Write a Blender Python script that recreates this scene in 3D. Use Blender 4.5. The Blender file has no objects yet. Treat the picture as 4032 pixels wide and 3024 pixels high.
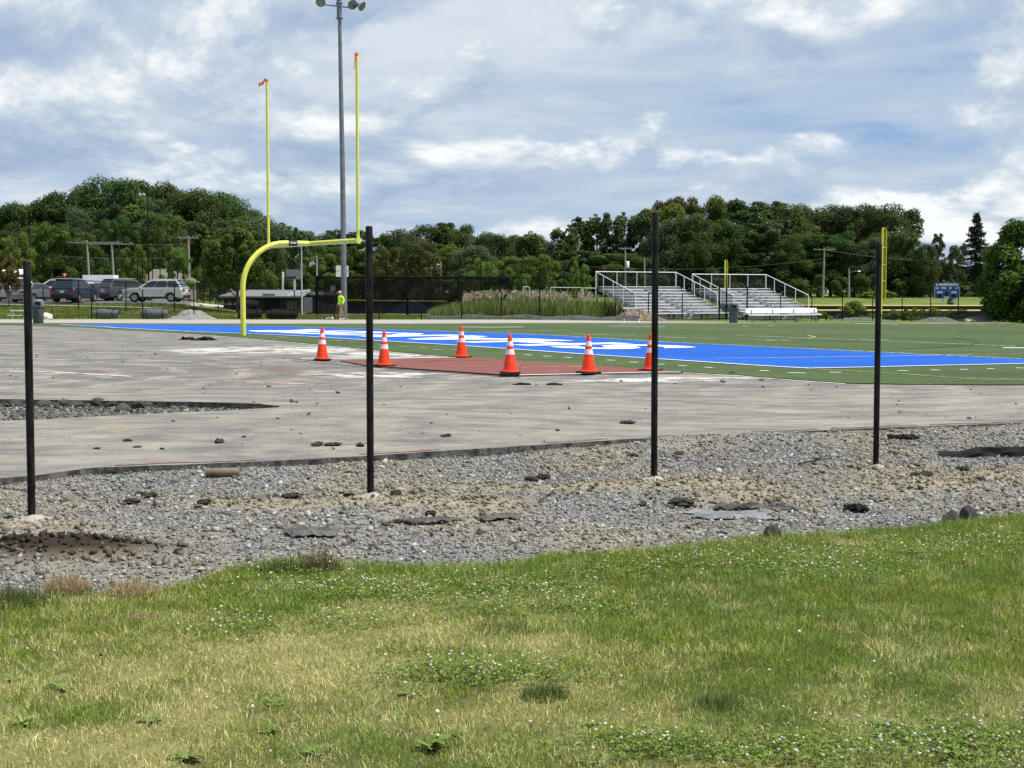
import bpy, bmesh, math, random
import numpy as np
from mathutils import Vector, Matrix
from mathutils.geometry import tessellate_polygon
random.seed(7)
rng = np.random.default_rng(7)
sc = bpy.context.scene
col = sc.collection
R = math.radians

# ------------------------------------------------------------------ camera
F, CX, CY, HC = 6000.0, 2016.0, 1512.0, 1.7          # focal length in photo pixels, photo centre, eye height
PITCH = math.atan(362 / F)
cam = bpy.data.objects.new('camera', bpy.data.cameras.new('camera'))
col.objects.link(cam)
cam.location = (0, 0, HC)
cam.rotation_euler = (math.pi / 2 - PITCH, 0, 0)
cam.data.sensor_width = 36
cam.data.lens = 36 * F / 4032
cam.data.clip_end = 6000
cam.data.clip_start = .05
sc.camera = cam

# ------------------------------------------------------------------ sky and sun
SUN_EL = R(63)
SUN_H = Vector((.97, -.22)).normalized()
TO_SUN = Vector((SUN_H.x * math.cos(SUN_EL), SUN_H.y * math.cos(SUN_EL), math.sin(SUN_EL)))
world = bpy.data.worlds.new('World')
sc.world = world
world.use_nodes = True


class NT:
    """small helper for building node trees"""
    def __init__(s, nt):
        s.nt = nt
        nt.nodes.clear()

    def n(s, t, **kw):
        nd = s.nt.nodes.new(t)
        for k, v in kw.items():
            if k.startswith('i_'):
                key = k[2:]
                nd.inputs[int(key) if key.isdigit() else key.replace('_', ' ')].default_value = v
            else:
                setattr(nd, k, v)
        return nd

    def l(s, a, b, o=0, i=0):
        s.nt.links.new(a.outputs[o], b.inputs[i])
        return b

    def math(s, op, a, b=None, clamp=False):
        m = s.n('ShaderNodeMath', operation=op, use_clamp=clamp)
        for i, v in enumerate((a, b)):
            if v is None:
                continue
            if isinstance(v, (int, float)):
                m.inputs[i].default_value = v
            else:
                s.nt.links.new(v if not hasattr(v, 'outputs') else v.outputs[0], m.inputs[i])
        return m.outputs[0]

    def mix(s, fac, a, b):
        m = s.n('ShaderNodeMix', data_type='RGBA')
        for i, v in ((0, fac), (6, a), (7, b)):
            if isinstance(v, (int, float)):
                m.inputs[i].default_value = v
            elif isinstance(v, (tuple, list)):
                m.inputs[i].default_value = (*v[:3], 1)
            else:
                s.nt.links.new(v, m.inputs[i])
        return m.outputs[2]

    def ramp(s, v, stops, interp='LINEAR'):
        r = s.n('ShaderNodeValToRGB')
        r.color_ramp.interpolation = interp
        els = r.color_ramp.elements
        while len(els) < len(stops):
            els.new(.5)
        for e, (p, c) in zip(els, stops):
            e.position = p
            e.color = (c, c, c, 1) if isinstance(c, (int, float)) else (*c, 1)
        s.nt.links.new(v, r.inputs[0])
        return r.outputs[0]

    def maprange(s, v, a, b, c=0., d=1., smooth=True):
        m = s.n('ShaderNodeMapRange', interpolation_type='SMOOTHSTEP' if smooth else 'LINEAR')
        s.nt.links.new(v, m.inputs[0])
        for i, x in zip((1, 2, 3, 4), (a, b, c, d)):
            m.inputs[i].default_value = x
        return m.outputs[0]

    def noise(s, vec, scale, detail=4, rough=.5, dist=0., w=None):
        nd = s.n('ShaderNodeTexNoise', noise_dimensions='3D')
        nd.inputs['Scale'].default_value = scale
        nd.inputs['Detail'].default_value = detail
        nd.inputs['Roughness'].default_value = rough
        nd.inputs['Distortion'].default_value = dist
        if vec is not None:
            s.nt.links.new(vec, nd.inputs['Vector'])
        return nd.outputs['Fac']

    def mapping(s, vec, loc=(0, 0, 0), rot=(0, 0, 0), scale=(1, 1, 1)):
        m = s.n('ShaderNodeMapping')
        s.nt.links.new(vec, m.inputs[0])
        m.inputs[1].default_value = loc
        m.inputs[2].default_value = rot
        m.inputs[3].default_value = scale
        return m.outputs[0]


def build_world():
    t = NT(world.node_tree)
    out = t.n('ShaderNodeOutputWorld')
    bg = t.n('ShaderNodeBackground')
    bg.inputs['Strength'].default_value = .1
    t.l(bg, out)
    sky = t.n('ShaderNodeTexSky', sky_type='NISHITA')
    sky.sun_disc = False
    sky.sun_elevation = SUN_EL
    sky.sun_rotation = math.atan2(SUN_H.x, SUN_H.y)
    sky.air_density = 1.0
    sky.dust_density = .6
    sky.ozone_density = 2.0
    tc = t.n('ShaderNodeTexCoord')
    sep = t.n('ShaderNodeSeparateXYZ')
    t.l(tc, sep)
    z = t.math('MAXIMUM', sep.outputs[2], 0.)

    def proj(h, dz):
        den = t.math('ADD', t.math('ADD', z, h), dz)
        c = t.n('ShaderNodeCombineXYZ')
        t.nt.links.new(t.math('DIVIDE', sep.outputs[0], den), c.inputs[0])
        t.nt.links.new(t.math('DIVIDE', sep.outputs[1], den), c.inputs[1])
        return c.outputs[0]
    # cumulus with lit crowns and blue-grey bases, in front of a streaky higher deck
    hl = t.math('SQRT', t.math('ADD', t.math('MULTIPLY', sep.outputs[0], sep.outputs[0]), t.math('ADD', t.math('MULTIPLY', sep.outputs[1], sep.outputs[1]), .0004)))

    def cyl(dz, k):
        c = t.n('ShaderNodeCombineXYZ')
        el = t.math('DIVIDE', t.math('ADD', z, dz), t.math('ADD', t.math('MULTIPLY', z, 1.6), .30))
        t.nt.links.new(t.math('DIVIDE', sep.outputs[0], hl), c.inputs[0])
        t.nt.links.new(t.math('DIVIDE', sep.outputs[1], hl), c.inputs[1])
        t.nt.links.new(t.math('MULTIPLY', el, k), c.inputs[2])
        return t.mapping(c.outputs[0], loc=SEED)
    SEED = (2.35, 4.2, .55)
    n1 = t.noise(cyl(0., 1.5), 5.2, 13, .60, .2)
    n2 = t.noise(cyl(.010, 1.5), 5.2, 13, .60, .2)
    nl = t.noise(t.mapping(cyl(0., 1.6), loc=(8, 3, 1)), 2.6, 4, .5)
    den = t.math('ADD', t.math('MULTIPLY', n1, .75), t.math('MULTIPLY', nl, .40))
    cum = t.maprange(den, .505, .575)
    q0 = t.mapping(proj(.09, 0), loc=(1.1, 7.3, 2.))
    s1 = t.noise(q0, .8, 10, .58, .3)
    strat = t.maprange(s1, .31, .45)
    lit = t.math('MULTIPLY', t.math('SUBTRACT', n1, n2), 5.0)
    b = t.math('ADD', t.math('ADD', lit, .50), t.math('MULTIPLY', t.math('SUBTRACT', nl, .5), 1.5), clamp=True)
    cumc = t.ramp(b, [(0, (2.9, 3.8, 5.3)), (.35, (3.8, 4.65, 5.8)), (.60, (5.0, 5.7, 6.4)), (1., (8.0, 8.15, 8.2))])
    strc = t.ramp(s1, [(.34, (3.0, 4.1, 5.8)), (.50, (4.0, 4.9, 6.0)), (.66, (5.9, 6.35, 6.8))])
    clear = t.mix(.6, t.mix(.2, sky.outputs[0], (0, 0, 0)), (1.6, 3.2, 6.3))
    c1 = t.mix(t.math('MULTIPLY', strat, .92), clear, strc)
    c2 = t.mix(t.math('MULTIPLY', cum, .95), c1, cumc)
    t.nt.links.new(c2, bg.inputs[0])


build_world()
sl = bpy.data.lights.new('sun', 'SUN')
sl.energy = 5.0
sl.angle = R(.53)
sl.color = (1, .96, .9)
so = bpy.data.objects.new('sun', sl)
so.rotation_euler = (-TO_SUN).to_track_quat('-Z', 'Y').to_euler()
so.location = (30, -10, 60)
col.objects.link(so)
sc.view_settings.view_transform = 'Standard'
sc.view_settings.look = 'None'
sc.view_settings.exposure = .32
sc.view_settings.gamma = 1
sc.view_settings.use_curve_mapping = False
sc.render.engine = 'CYCLES'
sc.cycles.use_denoising = True
sc.cycles.max_bounces = 6
sc.cycles.transparent_max_bounces = 24
sc.cycles.caustics_reflective = False
sc.cycles.caustics_refractive = False

# ------------------------------------------------------------------ terrain shape and pixel helpers


def sstep(a, b, x):
    t = np.clip((x - a) / (b - a), 0, 1)
    return t * t * (3 - 2 * t)


def zg(x, y):
    """height of the place: crowned playing field, bank up to the car park, dip to the ball field"""
    base = np.interp(y, [0, 16, 31, 50, 62, 92], [0, 0, .11, .26, .26, 0])
    T = -.013 * np.maximum(0, x) * sstep(60, 100, y) * (1 - sstep(125, 165, y))
    L = 1 - sstep(-.24, -.15, x / np.maximum(y, 1))
    zl = np.interp(y, [93, 100, 118, 126, 200, 400], [0, .13, .85, .95, 1.2, 1.3])
    zr = np.interp(y, [93, 125, 165, 232, 300], [0, -.15, -.6, .86, 1.1])
    return base + T + zl * L + zr * (1 - L)


SP, CP = math.sin(PITCH), math.cos(PITCH)


def ray(px, py):
    u, v = (px - CX) / F, (CY - py) / F
    return Vector((u, CP + v * SP, -SP + v * CP))


def at(px, py, dz=0.):
    """ground point seen at a photo pixel"""
    d = ray(px, py)
    t0, t = 3., 3.
    while t < 900:
        p = d * t
        if HC + p.z < zg(p.x, p.y) + dz:
            break
        t0 = t
        t *= 1.02
    for _ in range(24):
        m = (t0 + t) / 2
        p = d * m
        if HC + p.z < zg(p.x, p.y) + dz:
            t = m
        else:
            t0 = m
    p = d * t
    return Vector((p.x, p.y, HC + p.z))


def PY(px, py, Y):
    d = ray(px, py)
    p = d * (Y / d.y)
    return Vector((p.x, p.y, HC + p.z))


def gp(px, Y, dz=0.):
    """ground point in the direction of a photo column at a distance"""
    x = (px - CX) / F * Y
    x = (px - CX) / F * (Y * CP - (zg(x, Y) - HC) * SP)
    return Vector((x, Y, float(zg(x, Y)) + dz))


TAB = rng.random((256, 256))


def vnoise(x, y, s=1., o=0):
    x = np.asarray(x, float) * s + 17.3 * o + 1000
    y = np.asarray(y, float) * s + 9.1 * o + 1000
    xi, yi = np.floor(x).astype(int), np.floor(y).astype(int)
    fx, fy = x - xi, y - yi
    fx, fy = fx * fx * (3 - 2 * fx), fy * fy * (3 - 2 * fy)
    g = lambda i, j: TAB[i % 256, j % 256]
    return (g(xi, yi) * (1 - fx) + g(xi + 1, yi) * fx) * (1 - fy) + (g(xi, yi + 1) * (1 - fx) + g(xi + 1, yi + 1) * fx) * fy


def fbm(x, y, s=1., o=0, n=4):
    r, a = 0, .5
    for k in range(n):
        r = r + a * vnoise(x, y, s * 2 ** k, o + k * 3)
        a *= .5
    return r / (1 - .5 ** n)


# ------------------------------------------------------------------ materials
MATS = {}


def pm(name, c1, c2=None, scale=6., rough=.7, metal=0., bump=0., spec=.3, detail=4, stretch=(1, 1, 1), coat=0.):
    """procedural material: two tones mixed by noise, optional bump"""
    if name in MATS:
        return MATS[name]
    m = bpy.data.materials.new(name)
    m.use_nodes = True
    t = NT(m.node_tree)
    out = t.n('ShaderNodeOutputMaterial')
    b = t.n('ShaderNodeBsdfPrincipled')
    t.l(b, out)
    tc = t.n('ShaderNodeTexCoord')
    v = t.mapping(tc.outputs['Object'], scale=stretch)
    c2 = c2 or tuple(min(1, x * 1.25 + .004) for x in c1)
    n = t.noise(v, scale, detail, .55)
    t.nt.links.new(t.mix(t.maprange(n, .32, .68), c1, c2), b.inputs['Base Color'])
    b.inputs['Roughness'].default_value = rough
    b.inputs['Metallic'].default_value = metal
    b.inputs['Specular IOR Level'].default_value = spec
    b.inputs['Coat Weight'].default_value = coat
    if bump:
        bp = t.n('ShaderNodeBump')
        bp.inputs['Strength'].default_value = bump
        bp.inputs['Distance'].default_value = .02
        t.nt.links.new(t.noise(v, scale * 3, 5, .6), bp.inputs['Height'])
        t.l(bp, b, 0, 'Normal')
    MATS[name] = m
    return m


def attr_mat(name, transl=0., rough=.8, hue_rand=0.):
    """colour from the mesh's own per-piece attribute; optional leaf translucency and per-object tint"""
    if name in MATS:
        return MATS[name]
    m = bpy.data.materials.new(name)
    m.use_nodes = True
    t = NT(m.node_tree)
    out = t.n('ShaderNodeOutputMaterial')
    a = t.n('ShaderNodeAttribute', attribute_name='Col')
    c = a.outputs['Color']
    if hue_rand:
        oi = t.n('ShaderNodeObjectInfo')
        h = t.n('ShaderNodeHueSaturation')
        t.nt.links.new(t.maprange(oi.outputs['Random'], 0, 1, .5 - hue_rand, .5 + hue_rand, False), h.inputs['Hue'])
        t.nt.links.new(t.maprange(t.math('FRACT', t.math('MULTIPLY', oi.outputs['Random'], 7.13)), 0, 1, .72, 1.25, False), h.inputs['Value'])
        t.nt.links.new(c, h.inputs['Color'])
        c = h.outputs[0]
    d = t.n('ShaderNodeBsdfPrincipled')
    d.inputs['Roughness'].default_value = rough
    d.inputs['Specular IOR Level'].default_value = .08
    t.nt.links.new(c, d.inputs['Base Color'])
    if transl:
        tr = t.n('ShaderNodeBsdfTranslucent')
        t.nt.links.new(c, tr.inputs[0])
        mx = t.n('ShaderNodeMixShader')
        mx.inputs[0].default_value = transl
        t.l(d, mx, 0, 1)
        t.l(tr, mx, 0, 2)
        t.l(mx, out)
    else:
        t.l(d, out)
    MATS[name] = m
    return m


def mesh_mat(name, colr, cover):
    """wire mesh or netting too fine to tell the wires apart: part of it lets you look through"""
    if name in MATS:
        return MATS[name]
    m = bpy.data.materials.new(name)
    m.use_nodes = True
    t = NT(m.node_tree)
    out = t.n('ShaderNodeOutputMaterial')
    d = t.n('ShaderNodeBsdfDiffuse')
    d.inputs[0].default_value = (*colr, 1)
    tr = t.n('ShaderNodeBsdfTransparent')
    mx = t.n('ShaderNodeMixShader')
    tc = t.n('ShaderNodeTexCoord')
    t.nt.links.new(t.maprange(t.noise(tc.outputs['Object'], .9, 4, .5), .3, .7, cover * .8, cover * 1.15), mx.inputs[0])
    t.l(tr, mx, 0, 1)
    t.l(d, mx, 0, 2)
    t.l(mx, out)
    MATS[name] = m
    return m


def asphalt_mat():
    m = bpy.data.materials.new('dusty_asphalt')
    m.use_nodes = True
    t = NT(m.node_tree)
    out = t.n('ShaderNodeOutputMaterial')
    b = t.n('ShaderNodeBsdfPrincipled')
    b.inputs['Roughness'].default_value = .85
    b.inputs['Specular IOR Level'].default_value = .2
    t.l(b, out)
    geo = t.n('ShaderNodeNewGeometry')
    P = geo.outputs['Position']
    # driven dirt: long smears along the direction of travel, curving
    warp = t.n('ShaderNodeVectorMath', operation='MULTIPLY_ADD')
    nz = t.n('ShaderNodeTexNoise')
    nz.inputs['Scale'].default_value = .11
    t.nt.links.new(P, nz.inputs['Vector'])
    t.l(nz, warp, 1, 0)
    warp.inputs[1].default_value = (3, 5, 0)
    t.nt.links.new(P, warp.inputs[2])
    v1 = t.mapping(warp.outputs[0], rot=(0, 0, R(-8)), scale=(.62, .95, 1))
    v2 = t.mapping(warp.outputs[0], rot=(0, 0, R(22)), scale=(.55, 1.15, 1))
    n1 = t.noise(v1, .9, 9, .64)
    n2 = t.noise(v2, 2.2, 8, .66)
    n3 = t.noise(t.mapping(P, scale=(.55, 1, 1)), 3.1, 8, .75)
    n4 = t.noise(P, 26., 4, .7)
    cen = lambda v, k: t.math('MULTIPLY', t.math('SUBTRACT', v, .5), k)
    dust = t.math('ADD', t.math('ADD', t.math('ADD', cen(n1, .62), cen(n2, .5)), cen(n3, .40)), .525)
    sep = t.n('ShaderNodeSeparateXYZ')
    t.nt.links.new(P, sep.inputs[0])
    near = t.maprange(sep.outputs[1], 22, 31, .035, -.03)
    c = t.ramp(t.math('ADD', dust, near), [(.36, (.085, .083, .081)), (.48, (.128, .122, .114)), (.57, (.192, .177, .151)), (.70, (.28, .257, .212))])
    wv = t.n('ShaderNodeTexWave', wave_type='RINGS', rings_direction='Z')
    for k_, v_ in (('Scale', .30), ('Distortion', 5.), ('Detail', 4.), ('Detail Scale', .5), ('Detail Roughness', .6)):
        wv.inputs[k_].default_value = v_
    t.nt.links.new(t.mapping(P, loc=(15, -33, 0), scale=(.8, 1.15, 1)), wv.inputs['Vector'])
    trk = t.math('MULTIPLY', t.maprange(wv.outputs['Fac'], .70, .95), t.maprange(sep.outputs[1], 20, 30, .1, .55))
    c = t.mix(t.math('MULTIPLY', trk, t.maprange(n2, .42, .6)), c, (.36, .33, .285))
    c = t.mix(t.maprange(n4, .30, .52, .6, 0.), c, (.10, .096, .09))
    c = t.mix(t.maprange(t.noise(P, 42., 3, .6), .54, .66, 0., .6), c, (.34, .32, .28))

    def spot(px, py, rx, ry, ang=0.):
        p = at(px, py)
        mp = t.n('ShaderNodeMapping', vector_type='TEXTURE')
        t.nt.links.new(P, mp.inputs[0])
        mp.inputs[1].default_value = p
        mp.inputs[2].default_value = (0, 0, ang)
        mp.inputs[3].default_value = (rx, ry, 3)
        ln = t.n('ShaderNodeVectorMath', operation='LENGTH')
        t.nt.links.new(mp.outputs[0], ln.inputs[0])
        return t.maprange(ln.outputs['Value'], .35, 1.0, 1., 0.)
    # white paint residue beside the red pad, reddish rubber crumbs, both in smears
    A1 = math.atan2(.845, -.534)
    wp = t.noise(t.mapping(warp.outputs[0], rot=(0, 0, R(12)), scale=(.7, 1.5, 1)), 2.0, 9, .70)
    wmask = t.math('MAXIMUM', t.math('MAXIMUM', spot(1560, 1396, 2.8, 2.6), spot(1080, 1378, 4.6, 3.2)), t.math('MAXIMUM', spot(2600, 1494, 2.9, 1.1, R(15)), spot(1480, 1476, 2.0, 1.3)))
    wf = t.math('MULTIPLY', wmask, t.maprange(t.math('ADD', wp, t.math('MULTIPLY', wmask, .10)), .56, .64))
    c = t.mix(t.math('MULTIPLY', wf, .72), c, (.66, .64, .60))
    rmask = t.math('MAXIMUM', spot(830, 1455, 3.6, 2.0), t.math('MAXIMUM', spot(1050, 1500, 2.6, 1.2), spot(1200, 1385, 3., 1.)))
    rn = t.noise(t.mapping(P, scale=(.6, 1.5, 1), loc=(4, 2, 0)), 1.3, 7, .7)
    c = t.mix(t.math('MULTIPLY', t.math('MULTIPLY', rmask, t.maprange(rn, .47, .60)), .62), c, (.15, .075, .06))
    om = t.math('MULTIPLY', spot(370, 1678, .9, .35), t.maprange(n3, .45, .6))
    c = t.mix(t.math('MULTIPLY', om, .6), c, (.36, .24, .10))
    t.nt.links.new(c, b.inputs['Base Color'])
    bp = t.n('ShaderNodeBump')
    bp.inputs['Strength'].default_value = .5
    bp.inputs['Distance'].default_value = .012
    t.nt.links.new(t.math('ADD', t.noise(P, 40, 4, .7), t.math('MULTIPLY', n3, .8)), bp.inputs['Height'])
    t.l(bp, b, 0, 'Normal')
    return m


def turf_mat(name, c1, c2, c3):
    m = bpy.data.materials.new(name)
    m.use_nodes = True
    t = NT(m.node_tree)
    out = t.n('ShaderNodeOutputMaterial')
    b = t.n('ShaderNodeBsdfPrincipled')
    b.inputs['Roughness'].default_value = .75
    b.inputs['Specular IOR Level'].default_value = .15
    t.l(b, out)
    P = t.n('ShaderNodeNewGeometry').outputs['Position']
    # brushed pile: faint mowing-like bands along the field
    v = t.mapping(P, rot=(0, 0, -math.atan2(.534, .845)), scale=(.18, 1., 1))
    n1 = t.noise(v, .8, 5, .6)
    n2 = t.noise(P, 16, 5, .75)
    n3 = t.noise(t.mapping(P, scale=(3, 1, 1)), 4, 3, .6)
    c = t.mix(t.maprange(n1, .36, .62), c1, c2)
    c = t.mix(t.maprange(n2, .38, .66, 0, .75), c, c3)
    c = t.mix(t.maprange(n3, .5, .75, 0, .35), c, tuple(x * 1.5 for x in c2))
    sp2 = t.n('ShaderNodeSeparateXYZ')
    t.nt.links.new(t.mapping(P, rot=(0, 0, -math.atan2(.534, .845))), sp2.inputs[0])
    band = t.math('GREATER_THAN', t.math('FRACT', t.math('MULTIPLY', sp2.outputs[0], .1094)), .5)
    c = t.mix(t.math('MULTIPLY', band, .16), c, tuple(x * .45 for x in c1))
    seam = t.math('LESS_THAN', t.math('FRACT', t.math('MULTIPLY', sp2.outputs[0], .2188)), .012)
    c = t.mix(t.math('MULTIPLY', seam, .5), c, tuple(x * .35 for x in c1))
    t.nt.links.new(c, b.inputs['Base Color'])
    bp = t.n('ShaderNodeBump')
    bp.inputs['Strength'].default_value = .9
    bp.inputs['Distance'].default_value = .03
    t.nt.links.new(n2, bp.inputs['Height'])
    t.l(bp, b, 0, 'Normal')
    return m


def worn_paint(name, c, under, lo=.36, hi=.52, scale=5.):
    m = bpy.data.materials.new(name)
    m.use_nodes = True
    t = NT(m.node_tree)
    out = t.n('ShaderNodeOutputMaterial')
    b = t.n('ShaderNodeBsdfPrincipled')
    b.inputs['Roughness'].default_value = .8
    t.l(b, out)
    P = t.n('ShaderNodeNewGeometry').outputs['Position']
    n = t.noise(P, scale, 6, .7)
    t.nt.links.new(t.mix(t.maprange(n, lo, hi), under, c), b.inputs['Base Color'])
    MATS[name] = m
    return m


def leaf_grass_mat():
    """far mown grass"""
    m = bpy.data.materials.new('mown_grass')
    m.use_nodes = True
    t = NT(m.node_tree)
    out = t.n('ShaderNodeOutputMaterial')
    b = t.n('ShaderNodeBsdfPrincipled')
    b.inputs['Roughness'].default_value = .9
    b.inputs['Specular IOR Level'].default_value = .1
    t.l(b, out)
    P = t.n('ShaderNodeNewGeometry').outputs['Position']
    n1 = t.noise(t.mapping(P, scale=(.5, 1, 1)), .22, 6, .6)
    n2 = t.noise(P, 3.5, 6, .75)
    c = t.mix(t.maprange(n1, .35, .65), (.085, .125, .022), (.17, .185, .05))
    c = t.mix(t.maprange(n2, .4, .7, 0, .6), c, (.05, .08, .015))
    t.nt.links.new(c, b.inputs['Base Color'])
    bp = t.n('ShaderNodeBump')
    bp.inputs['Strength'].default_value = 1
    bp.inputs['Distance'].default_value = .08
    t.nt.links.new(n2, bp.inputs['Height'])
    t.l(bp, b, 0, 'Normal')
    return m


# ------------------------------------------------------------------ object helpers
def tag(o, label=None, cat=None, group=None, kind=None):
    for k, v in (('label', label), ('category', cat), ('group', group), ('kind', kind)):
        if v:
            o[k] = v
    return o


def link(name, me, mat=None, parent=None):
    o = bpy.data.objects.new(name, me)
    col.objects.link(o)
    if mat is not None and me is not None:
        for m in (mat if isinstance(mat, (list, tuple)) else [mat]):
            me.materials.append(m)
    if parent is not None:
        o.parent = parent
    return o


def empty(name, loc, rz=0., label=None, cat=None, group=None):
    o = bpy.data.objects.new(name, None)
    o.empty_display_size = .2
    o.location = loc
    o.rotation_euler = (0, 0, rz)
    col.objects.link(o)
    return tag(o, label, cat, group)


def copy_tree(o, parent=None):
    c = o.copy()
    col.objects.link(c)
    c.parent = parent
    for ch in list(o.children):
        copy_tree(ch, c)
    return c


class MB:
    """collects plain shapes into one mesh"""
    def __init__(s):
        s.v, s.f, s.mi = [], [], []
        s.cur = 0

    def add(s, vs, fs):
        o = len(s.v)
        s.v += [tuple(v) for v in vs]
        for f in fs:
            s.f.append(tuple(i + o for i in f))
            s.mi.append(s.cur)
        return s

    def box(s, c, size, rz=0., rx=0.):
        M = Matrix.Translation(c) @ Matrix.Rotation(rz, 4, 'Z') @ Matrix.Rotation(rx, 4, 'X')
        hx, hy, hz = (k / 2 for k in size)
        vs = [M @ Vector((x * hx, y * hy, z * hz)) for x in (-1, 1) for y in (-1, 1) for z in (-1, 1)]
        return s.add(vs, [(0, 1, 3, 2), (4, 6, 7, 5), (0, 4, 5, 1), (2, 3, 7, 6), (0, 2, 6, 4), (1, 5, 7, 3)])

    def tube(s, pts, r, n=8, cap=True):
        pts = [Vector(p) for p in pts]
        rs = r if isinstance(r, (list, tuple)) else [r] * len(pts)
        o = len(s.v)
        prev = None
        for i, p in enumerate(pts):
            d = (pts[min(i + 1, len(pts) - 1)] - pts[max(i - 1, 0)]).normalized()
            if prev is None:
                a = d.orthogonal().normalized()
            else:
                a = (prev - d * prev.dot(d)).normalized()
            prev = a
            b = d.cross(a)
            for k in range(n):
                an = 2 * math.pi * k / n
                s.v.append(tuple(p + (a * math.cos(an) + b * math.sin(an)) * rs[i]))
        for i in range(len(pts) - 1):
            for k in range(n):
                k2 = (k + 1) % n
                s.f.append((o + i * n + k, o + i * n + k2, o + (i + 1) * n + k2, o + (i + 1) * n + k))
                s.mi.append(s.cur)
        if cap:
            s.f.append(tuple(o + k for k in reversed(range(n))))
            s.f.append(tuple(o + (len(pts) - 1) * n + k for k in range(n)))
            s.mi += [s.cur] * 2
        return s

    def lathe(s, prof, n=20, c=(0, 0, 0), axis='Z'):
        o = len(s.v)
        for r, z in prof:
            for k in range(n):
                a = 2 * math.pi * k / n
                p = (r * math.cos(a), r * math.sin(a), z)
                if axis == 'Y':
                    p = (p[0], p[2], p[1])
                if axis == 'X':
                    p = (p[2], p[0], p[1])
                s.v.append((p[0] + c[0], p[1] + c[1], p[2] + c[2]))
        for i in range(len(prof) - 1):
            for k in range(n):
                k2 = (k + 1) % n
                s.f.append((o + i * n + k, o + i * n + k2, o + (i + 1) * n + k2, o + (i + 1) * n + k))
                s.mi.append(s.cur)
        return s

    def quad(s, a, b, c, d):
        return s.add([a, b, c, d], [(0, 1, 2, 3)])

    def build(s, name, mat, parent=None, smooth=False, off=None, recalc=True):
        me = bpy.data.meshes.new(name)
        vs = s.v if off is None else [(v[0] - off[0], v[1] - off[1], v[2] - off[2]) for v in s.v]
        me.from_pydata(vs, [], s.f)
        if recalc:
            bm = bmesh.new()
            bm.from_mesh(me)
            bmesh.ops.recalc_face_normals(bm, faces=bm.faces)
            bm.to_mesh(me)
            bm.free()
        me.update()
        if len(set(s.mi)) > 1:
            me.polygons.foreach_set('material_index', s.mi)
        if smooth:
            me.polygons.foreach_set('use_smooth', [True] * len(me.polygons))
            try:
                me.set_sharp_from_angle(angle=R(50))
            except Exception:
                pass
        return link(name, me, mat, parent)


def np_mesh(name, V, Fc, mat, col_=None, parent=None, smooth=False):
    """mesh from numpy arrays; V (n,3), Fc (m,k)"""
    me = bpy.data.meshes.new(name)
    n, (m, k) = len(V), Fc.shape
    me.vertices.add(n)
    me.vertices.foreach_set('co', np.ascontiguousarray(V, np.float32).ravel())
    me.loops.add(m * k)
    me.polygons.add(m)
    me.loops.foreach_set('vertex_index', np.ascontiguousarray(Fc, np.int32).ravel())
    me.polygons.foreach_set('loop_start', np.arange(0, m * k, k, dtype=np.int32))
    me.polygons.foreach_set('loop_total', np.full(m, k, np.int32))
    if smooth:
        me.polygons.foreach_set('use_smooth', np.ones(m, bool))
    if col_ is not None:
        a = me.color_attributes.new('Col', 'FLOAT_COLOR', 'POINT')
        c4 = np.ones((n, 4), np.float32)
        c4[:, :3] = col_
        a.data.foreach_set('color', c4.ravel())
    me.update(calc_edges=True)
    return link(name, me, mat, parent)


def drape(name, pts, dz, mat, parent=None, kind=None, skirt=0., mesh=None, zfun=None):
    """flat outline laid over the ground: cut along the ground's creases, then lifted onto it"""
    bm = bmesh.new()
    if mesh is None:
        vs = [bm.verts.new((p[0], p[1], 0)) for p in pts]
        for tri in tessellate_polygon([[Vector((p[0], p[1], 0)) for p in pts]]):
            try:
                bm.faces.new([vs[i] for i in tri])
            except ValueError:
                pass
    else:
        bm.from_mesh(mesh)
    xs = [v.co.x for v in bm.verts]
    ys = [v.co.y for v in bm.verts]
    cuts = sorted(set([16, 31, 50, 62, 92, 93, 100, 118, 126] + list(range(20, 92, 4)) + list(range(94, 160, 2))))
    for c in cuts:
        if min(ys) < c < max(ys):
            bmesh.ops.bisect_plane(bm, geom=bm.verts[:] + bm.edges[:] + bm.faces[:], plane_co=(0, c, 0), plane_no=(0, 1, 0), dist=1e-5)
    for c in range(-90, 95, 6):
        if min(xs) < c < max(xs):
            bmesh.ops.bisect_plane(bm, geom=bm.verts[:] + bm.edges[:] + bm.faces[:], plane_co=(c, 0, 0), plane_no=(1, 0, 0), dist=1e-5)
    for v in bm.verts:
        v.co.z = (zfun or zg)(v.co.x, v.co.y) + dz
    for f in bm.faces:
        if f.normal.z < 0:
            f.normal_flip()
    bm.normal_update()
    for f in bm.faces:
        if f.normal.z < 0:
            f.normal_flip()
    if skirt:
        be = [e for e in bm.edges if len(e.link_faces) == 1]
        r = bmesh.ops.extrude_edge_only(bm, edges=be)
        for g in r['geom']:
            if isinstance(g, bmesh.types.BMVert):
                g.co.z -= skirt
        for g in r['geom']:
            if isinstance(g, bmesh.types.BMFace):
                g.material_index = 1 if isinstance(mat, (list, tuple)) and len(mat) > 1 else 0
    me = bpy.data.meshes.new(name)
    bm.to_mesh(me)
    bm.free()
    o = link(name, me, mat, parent)
    if kind:
        o['kind'] = kind
    return o


def D2(pts):
    """outline read off the half-size view of the photo, on the ground"""
    return [at(x * 1.82278, y * 1.82278).to_2d() for x, y in pts]


def S2(pts):
    return [at(x, y).to_2d() for x, y in pts]


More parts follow.
